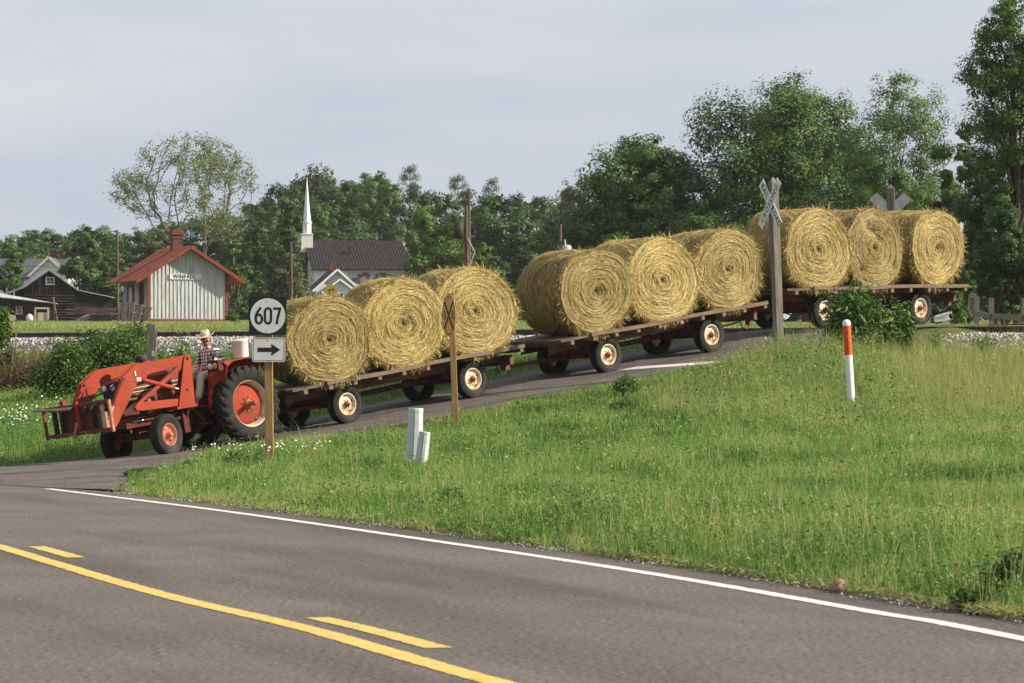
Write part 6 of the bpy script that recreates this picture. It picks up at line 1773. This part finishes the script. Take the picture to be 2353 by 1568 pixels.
bush('sapling', 'thin leafy sapling in front of the gravel bank, between the grey post and the driver', 414, 862, 762, 70, 96, 231, 'leaf_light', .10, 420, 'sapling', nl=4)
bush('sapling', 'leafy sapling with drooping leaves before the rear wagon, left of the marker post', 1957, 826, 656, 150, 84, 232, 'leaf', .14, 6500, 'sapling', nl=8, long_=.32)
bush('sapling', 'smaller leafy sapling right of the marker post, before the rear wagon', 2058, 820, 682, 95, 84.5, 233, 'leaf', .13, 3800, 'sapling', nl=5, long_=.32)
bush('sapling', 'leafy sprout beside the rail at the right edge', 2262, 838, 752, 75, 84, 234, 'leaf', .10, 520, 'sapling', nl=4, long_=.35)
bush('sapling', 'small leafy sprout near the rail, left of the sprout at the right edge', 2150, 830, 742, 45, 84, 235, 'leaf_light', .08, 260, 'sapling', nl=3, long_=.4)
bush('weed_plant', 'leafy weed clump between the crossbuck post and the sapling', 1850, 835, 790, 50, 82.5, 236, 'leaf_light', .10, 260, 'weed', nl=4)
bush('weed_plant', 'bright leafy weeds growing in front of the 607 post', 545, 1092, 1035, 140, 67.5, 237, 'leaf_light', .07, 1500, 'weed', nl=9)
bush('weed_plant', 'bright weeds at the left corner of the grass, by the side road', 330, 1118, 1075, 120, 64.5, 238, 'leaf', .06, 1300, 'weed', nl=9)
bush('weed_plant', 'upright bright weed left of the 607 post', 430, 1105, 1052, 40, 66, 239, 'leaf_light', .06, 300, 'weed', nl=3)
for k, (px, yb, yt, wp_, lab) in enumerate([(1432, 950, 925, 55, 'dark leafy weed in the grass near the top of the verge'), (1040, 1205, 1140, 62, 'dark weed tuft low in the verge, below the pedestals'), (1330, 1225, 1165, 110, 'dark weeds in the middle of the verge by the white line'),
                                       (1900, 1322, 1245, 70, 'dark weed with tall bare stalks near the brown rock'), (2320, 1400, 1300, 90, 'dark bushy weed at the right edge by the road'), (2235, 1412, 1375, 110, 'low dark weed creeping onto the road edge at the right'),
                                       (1435, 892, 868, 60, 'grey green tuft at the upper edge of the verge by the side road'), (1080, 1000, 985, 30, 'small tuft at the foot of the yellow round sign'), (2000, 1300, 1262, 60, 'mid green tuft right of the brown rock')]):
    zc = 0.05 if yb > 1150 else None
    Yw = {1432: 76, 1040: 45, 1330: 41, 1900: 32.5, 2320: 27, 2235: 26.3, 1435: 80, 1080: 77, 2000: 33.5}[px]
    bush('weed_plant', lab, px, yb, yt - (yb - yt) * .35, wp_ * 1.25, Yw, 260 + k, 'leaf_blue' if k not in (0, 6, 7) else 'leaf', .045 if Yw < 50 else .07, 1500, 'weed', nl=7, long_=.4)
# dead brush at the left
g_ = random.Random(3)
db = MB()
for k in range(420):
    x = g_.gauss(0, .55); y = g_.uniform(-.5, .5); a = g_.gauss(0, .9); L_ = g_.uniform(.3, 1.0)
    z = g_.uniform(0, .55) * max(0, 1 - abs(x) / 1.1)
    p0 = Vector((x, y, z)); d = Vector((math.sin(a), g_.uniform(-.4, .4), abs(math.cos(a)) * .8))
    db.tube([p0, p0 + d * L_ * .5 + Vector((g_.gauss(0, .06), 0, g_.gauss(0, .04))), p0 + d * L_], [.012, .008, .004], 4, caps=False)
for (x, z, dx, dz) in ((-.2, .3, .9, .35), (.0, .1, .55, 1.1), (-.5, .0, .1, 1.0), (.5, .0, .12, 1.2)):
    db.tube([(x, -.3, z), (x + dx, -.25, z + dz)], [.03, .016], 6)
b_ = P(70, 880, 103); b_.z = gz(b_.x, b_.y)
db.build('dead_brush', M['brush'], None, Matrix.Translation(b_) @ Matrix.Diagonal((1.0, 1, 1.12, 1)), label='tangle of dry brown brush on the bank at the left edge', cat='brush')

# --- grass
M['grass'] = ramp_mat('grass', [(.038, .095, .016), (.096, .200, .036), (.170, .300, .068), (.26, .36, .095), (.34, .325, .125), (.45, .38, .185)], .6, .38)
def patch(x, y, f, s):      # smooth unevenness over the ground, 0..1
    g = np.random.default_rng(s); o = np.zeros(len(x))
    for k in range(5):
        a, p = g.uniform(0, 6.28), g.uniform(0, 6.28); q = f * g.uniform(.6, 1.8)
        o += np.sin((x * math.cos(a) + y * math.sin(a)) * q + p)
    return .5 + o / 10 * 1.6
def grass(name, x, y, z, h, wd, tint, label, lean=.35):
    n = len(x); a = rng.uniform(0, 6.28, n); b = rng.uniform(0, 6.28, n)
    ln = np.abs(rng.normal(0, lean, n)) + .05
    dx, dy = np.cos(b) * ln * h, np.sin(b) * ln * h
    ux, uy = np.cos(a) * wd / 2, np.sin(a) * wd / 2
    p = np.stack([x, y, z], 1); m1 = p + np.stack([dx * .35, dy * .35, h * .55], 1); t = p + np.stack([dx, dy, h * np.maximum(.25, 1 - ln * .35)], 1)
    u = np.stack([ux, uy, np.zeros(n)], 1)
    V = np.stack([p - u, p + u, m1 + u * .8, m1 - u * .8, t], 1).reshape(-1, 3)
    k = np.arange(n) * 5
    return link(name, np_mesh(name, V, [np.stack([k, k + 1, k + 2, k + 3], 1), np.stack([k + 3, k + 2, k + 4], 1)], [M['grass']], tint=np.concatenate([np.clip(tint, 0, 1)] * 2)), label=label, cat='grass', kind='stuff')
def scatter(n, Y0, Y1, px0, px1, pw=1.0):
    u = rng.random(n); Yv = Y0 + (Y1 - Y0) * u ** pw
    px = rng.uniform(px0, px1, n); return (px - 1176) / FPX * Yv, Yv
def off_road(x, y, margin=0.0):
    return ~inside(main_poly, x, y) & ~inside(side_poly, x, y)
# the verge between the roads
x, y = scatter(430000, 21, 90, -60, 2420, .92)
o_, s_ = ballast_off(x, y)
u = (x - U0[0]) * UD[0] + (y - U0[1]) * UD[1]; v = (x - U0[0]) * VN[0] + (y - U0[1]) * VN[1]
dE = np.interp(y, [p.y for p in edge], [p.x for p in edge])
keep = off_road(x, y) & (v > 2.2) & (o_ > 2.5 + rng.normal(0, .4, len(x))) & (x > dE + .02 + np.abs(rng.normal(0, .10, len(x))) * (rng.random(len(x)) < .8))
x, y, v, o_, dE = x[keep], y[keep], v[keep], o_[keep], dE[keep]
z = ground(x, y)
rough = np.clip((x - 2.2) / 2.5, 0, 1) * np.clip((y - 66) / 8, 0, 1) * np.clip((v - 4.6) / 1.6, 0, 1)                       # tall growth by the marker
near_rd = np.clip((x - dE) / 1.0, 0, 1)
h = (.13 + .09 * patch(x, y, .9, 4)) * (.45 + .55 * near_rd) * (1 + .75 * rough) * rng.uniform(.5, 1.35, len(x))
h = h * np.clip(.35 + (v - 3.0) * .28, .35, 1)
front = np.clip((54 - y) / 14, 0, 1) * np.clip(1.6 - np.abs(x - dE - 1.6) / 1.6, 0, 1)
h *= 1 + .55 * front
mx_, my_ = P(1957, 945, 75).x, 75.0
clear = np.exp(-((x - mx_ * y / 75) / .32) ** 2) * (y > 71.5) * (y < 75.6); h *= 1 - .72 * clear          # trodden patch before the marker post
tint = .37 + .44 * (patch(x, y, .7, 5) - .5) + .46 * (patch(x, y, 2.3, 6) - .5) + .24 * (patch(x, y * .4, 6.0, 7) - .5) + rng.normal(0, .13, len(x)) + .08 * rough + .22 * rough * np.clip((x - 5.5) / 2.5, 0, 1)
tint += np.where(rng.random(len(x)) < .035, .45, 0) + (1 - near_rd) * .16
tint += np.where((rough > .3) & (rng.random(len(x)) < .16), .4, 0)
wd = rng.uniform(.006, .012, len(x)) * np.clip(y / 55, .7, 1.4)
grass('grass', x, y, z, h, wd, tint, 'green verge grass between the main road and the side road')
# seed stalks standing over it
n = 20000
i = rng.choice(len(x), n, p=(.15 + rough * 4 + .3 * front) / (.15 + rough * 4 + .3 * front).sum())
grass('seed_stalks', x[i], y[i], z[i], h[i] * rng.uniform(1.3, 2.3, n) + .06, np.full(n, .006), .72 + rng.normal(0, .16, n), 'tan seed stalks standing above the verge grass', .3)
# broad leafed weeds in the rough ground
wgt = np.clip(rough * np.clip((x - 3.0) / .8, 0, 1) * (x < 7.2) + .9 * front * (patch(x, y, 1.5, 8) > .55) + .06, 0, 1)
i = rng.choice(len(x), 60000, p=wgt / wgt.sum())
def weeds(i, hk, size, tint, label):
    n = len(i)
    zz = z[i] + rng.uniform(.02, 1.0, n) ** .8 * (h[i] * hk + .03 * rough[i])
    link('weeds', leaves('weeds', np.stack([x[i] + rng.normal(0, .05, n), y[i] + rng.normal(0, .05, n), zz], 1), rng.normal(0, .6, (n, 3)) + np.array([0, 0, .8]), size * rng.uniform(.6, 1.4, n) * np.clip(y[i] / 60, .6, 1.2), tint, M['grass'], .45), label=label, cat='weeds', kind='stuff')
weeds(i, 1.3, .058, .36 + .5 * (patch(x[i], y[i], 3, 61) - .5) + rng.normal(0, .16, len(i)), 'broad leafed weeds mixed through the tall verge grass')
i = rng.choice(len(x), 90000)
weeds(i, 1.0, .030, .42 + .7 * (patch(x[i], y[i], 2.6, 62) - .5) + rng.normal(0, .18, len(i)), 'small low weeds and clover through the verge grass')
# upright leafy weeds: ragged band along the main road, round the posts and in the rough
cand = np.concatenate([rng.choice(len(x), 260, p=front * np.clip(1.9 - (x - dE), .05, 1.9) / (front * np.clip(1.9 - (x - dE), .05, 1.9)).sum()), rng.choice(len(x), 170, p=rough * (clear < .05) / (rough * (clear < .05)).sum()), rng.choice(len(x), 60),
                       rng.choice(len(x), 70, p=np.exp(-((x + 4.2) ** 2 + ((y - 66) / 2.5) ** 2) / 1.2) + 1e-9) if False else rng.choice(len(x), 40)])
LC, LN, LS, LT, GX = [], [], [], [], []
for c in cand:
    hh = rng.uniform(.28, .60) * (.75 if y[c] < 50 else 1.0); k = int(rng.uniform(24, 60)); tn = np.clip(rng.normal(.30, .14), .05, .7); sp_ = rng.uniform(.05, .12)
    t = rng.uniform(.1, 1, k); q = rng.normal(0, 1, (k, 3)) * sp_ * (1.15 - t[:, None]) ; q[:, 2] *= .3
    LC.append(np.array([x[c], y[c], z[c]]) + q + np.stack([0 * t, 0 * t, t * hh], 1)); LN.append(q * 4 + rng.normal(0, .5, (k, 3)) + np.array([0, 0, .5]))
    LS.append(rng.uniform(.02, .06, k) * (1.2 - .6 * t)); LT.append(tn + rng.normal(0, .10, k)); GX.append((x[c], y[c], z[c], hh, tn))
link('weeds', leaves('weeds', np.concatenate(LC), np.concatenate(LN), np.concatenate(LS), np.concatenate(LT), M['grass'], .42), label='ragged upright leafy weeds standing out of the verge grass', cat='weeds', kind='stuff')
GX = np.array(GX); GX = np.repeat(GX, 3, 0); nG = len(GX)
grass('weed_stalks', GX[:, 0] + rng.normal(0, .03, nG), GX[:, 1] + rng.normal(0, .03, nG), GX[:, 2], GX[:, 3] * rng.uniform(.9, 1.35, nG), np.full(nG, .008), GX[:, 4] + rng.choice([-.1, .4], nG), 'stalks of the ragged weeds on the verge', .2)
# dry thatch lying at the edge of the grass
ee = cut(edge, 20, 57); i = rng.integers(0, len(ee), 5200)
tx = np.array([ee[k].x for k in i]) + np.abs(rng.normal(.06, .12, len(i))); ty = np.array([ee[k].y for k in i]) + rng.uniform(-.2, .2, len(i))
kp = patch(tx, ty, 2.2, 71) > .42; tx, ty = tx[kp], ty[kp]
link('dry_thatch', leaves('dry_thatch', np.stack([tx, ty, ground(tx, ty) + rng.uniform(.01, .06, len(tx))], 1), rng.normal(0, .35, (len(tx), 3)) + np.array([0, 0, 1]), rng.uniform(.03, .12, len(tx)), .80 + rng.normal(0, .16, len(tx)), M['grass'], .16), label='dry brown thatch along the edge of the verge', cat='thatch', kind='stuff')
# bank left of the side road
x, y = scatter(150000, 77.5, 118, -60, 1600, 1.0)
o_, s_ = ballast_off(x, y); v = (x - U0[0]) * VN[0] + (y - U0[1]) * VN[1]
keep = off_road(x, y) & (v < -1.5) & (o_ > 3.3 + rng.normal(0, .35, len(x)))
x, y, v = x[keep], y[keep], v[keep]
z = ground(x, y)
h = (.16 + .18 * patch(x, y, .8, 14)) * np.clip((-v - 1.4) / 1.2, .35, 1) * rng.uniform(.5, 1.4, len(x))
tint = .30 + .36 * (patch(x, y, .8, 15) - .5) + rng.normal(0, .14, len(x)) + np.where(rng.random(len(x)) < .03, .4, 0) + np.where(v > -1.9, .2, 0)
grass('grass', x, y, z, h, rng.uniform(.008, .015, len(x)), tint, 'grass on the bank beyond the side road')
rough = np.zeros(len(x))
i = rng.choice(len(x), 60000)
weeds(i, 1.25, .045, .34 + .7 * (patch(x[i], y[i], 1.8, 63) - .5) + rng.normal(0, .17, len(i)), 'leafy weeds on the bank beyond the side road')
# the meadow beyond the track
x, y = scatter(120000, 92, 300, -60, 2420, 1.5)
o_, s_ = ballast_off(x, y)
keep = (o_ < -3.4) & off_road(x, y)
x, y = x[keep], y[keep]
grass('grass', x, y, ground(x, y), rng.uniform(.05, .15, len(x)) * np.clip(y / 160, .7, 1.1), .02 * np.clip(y / 120, .7, 2.5), .62 + .3 * (patch(x, y, .25, 24) - .5) + rng.normal(0, .14, len(x)), 'yellow green meadow grass beyond the railway track')
# flowers
M['petal'] = mat('petal', (.78, .77, .70), rough=.6)
def flowers(px0, px1, y0, y1, Y0, Y1, n, hh, size, label, band=None):
    x, y = scatter(n * 3, Y0, Y1, px0, px1); z = ground(x, y) + hh * rng.uniform(.7, 1.25, len(x))
    py = 900 - (z - EYE) / y * FPX; k = (py > y0) & (py < y1) & off_road(x, y)
    if band: k &= patch(x, y, 1.4, band) > .5
    x, y, z = x[k][:n], y[k][:n], z[k][:n]; n = len(x)
    a = np.arange(7) * 2 * np.pi / 7
    nr_ = rng.normal(0, .45, (n, 3)) + np.array([0, -.7, .8]); nr_ /= np.linalg.norm(nr_, axis=1, keepdims=True)
    uu = np.cross(nr_, np.array([1.0, .1, 0])); uu /= np.linalg.norm(uu, axis=1, keepdims=True); vv = np.cross(nr_, uu)
    s = size * rng.uniform(.6, 1.2, n)
    V = np.stack([x, y, z], 1)[:, None] + s[:, None, None] * (np.cos(a)[None, :, None] * uu[:, None] + np.sin(a)[None, :, None] * vv[:, None])
    link('daisies', np_mesh('daisies', V.reshape(-1, 3), np.arange(n * 7).reshape(-1, 7), [M['petal']]), label=label, cat='flowers', kind='stuff')
flowers(600, 760, 1010, 1058, 66, 76, 55, .30, .014, 'white daisies in the grass right of the 607 post')
flowers(440, 590, 1015, 1070, 66, 74, 30, .32, .014, 'scattered white daisies left of the 607 post')
flowers(-10, 205, 905, 985, 82, 97, 120, .45, .019, 'cream white wildflowers on the left bank behind the hay spear', 31)

# ---------------------------------------------------------------- summer haze
hz = bpy.data.materials.new('haze'); hz.use_nodes = True; t = hz.node_tree
t.nodes.clear()
pv = nn(t, 'ShaderNodeVolumePrincipled'); pv.inputs['Color'].default_value = (.84, .87, .90, 1); pv.inputs['Density'].default_value = .00008; pv.inputs['Anisotropy'].default_value = .2
ho_ = nn(t, 'ShaderNodeOutputMaterial'); t.links.new(pv.outputs[0], ho_.inputs['Volume'])
MB().box((0, 260, 20), (560, 740, 54)).build('haze', hz, kind='stuff')
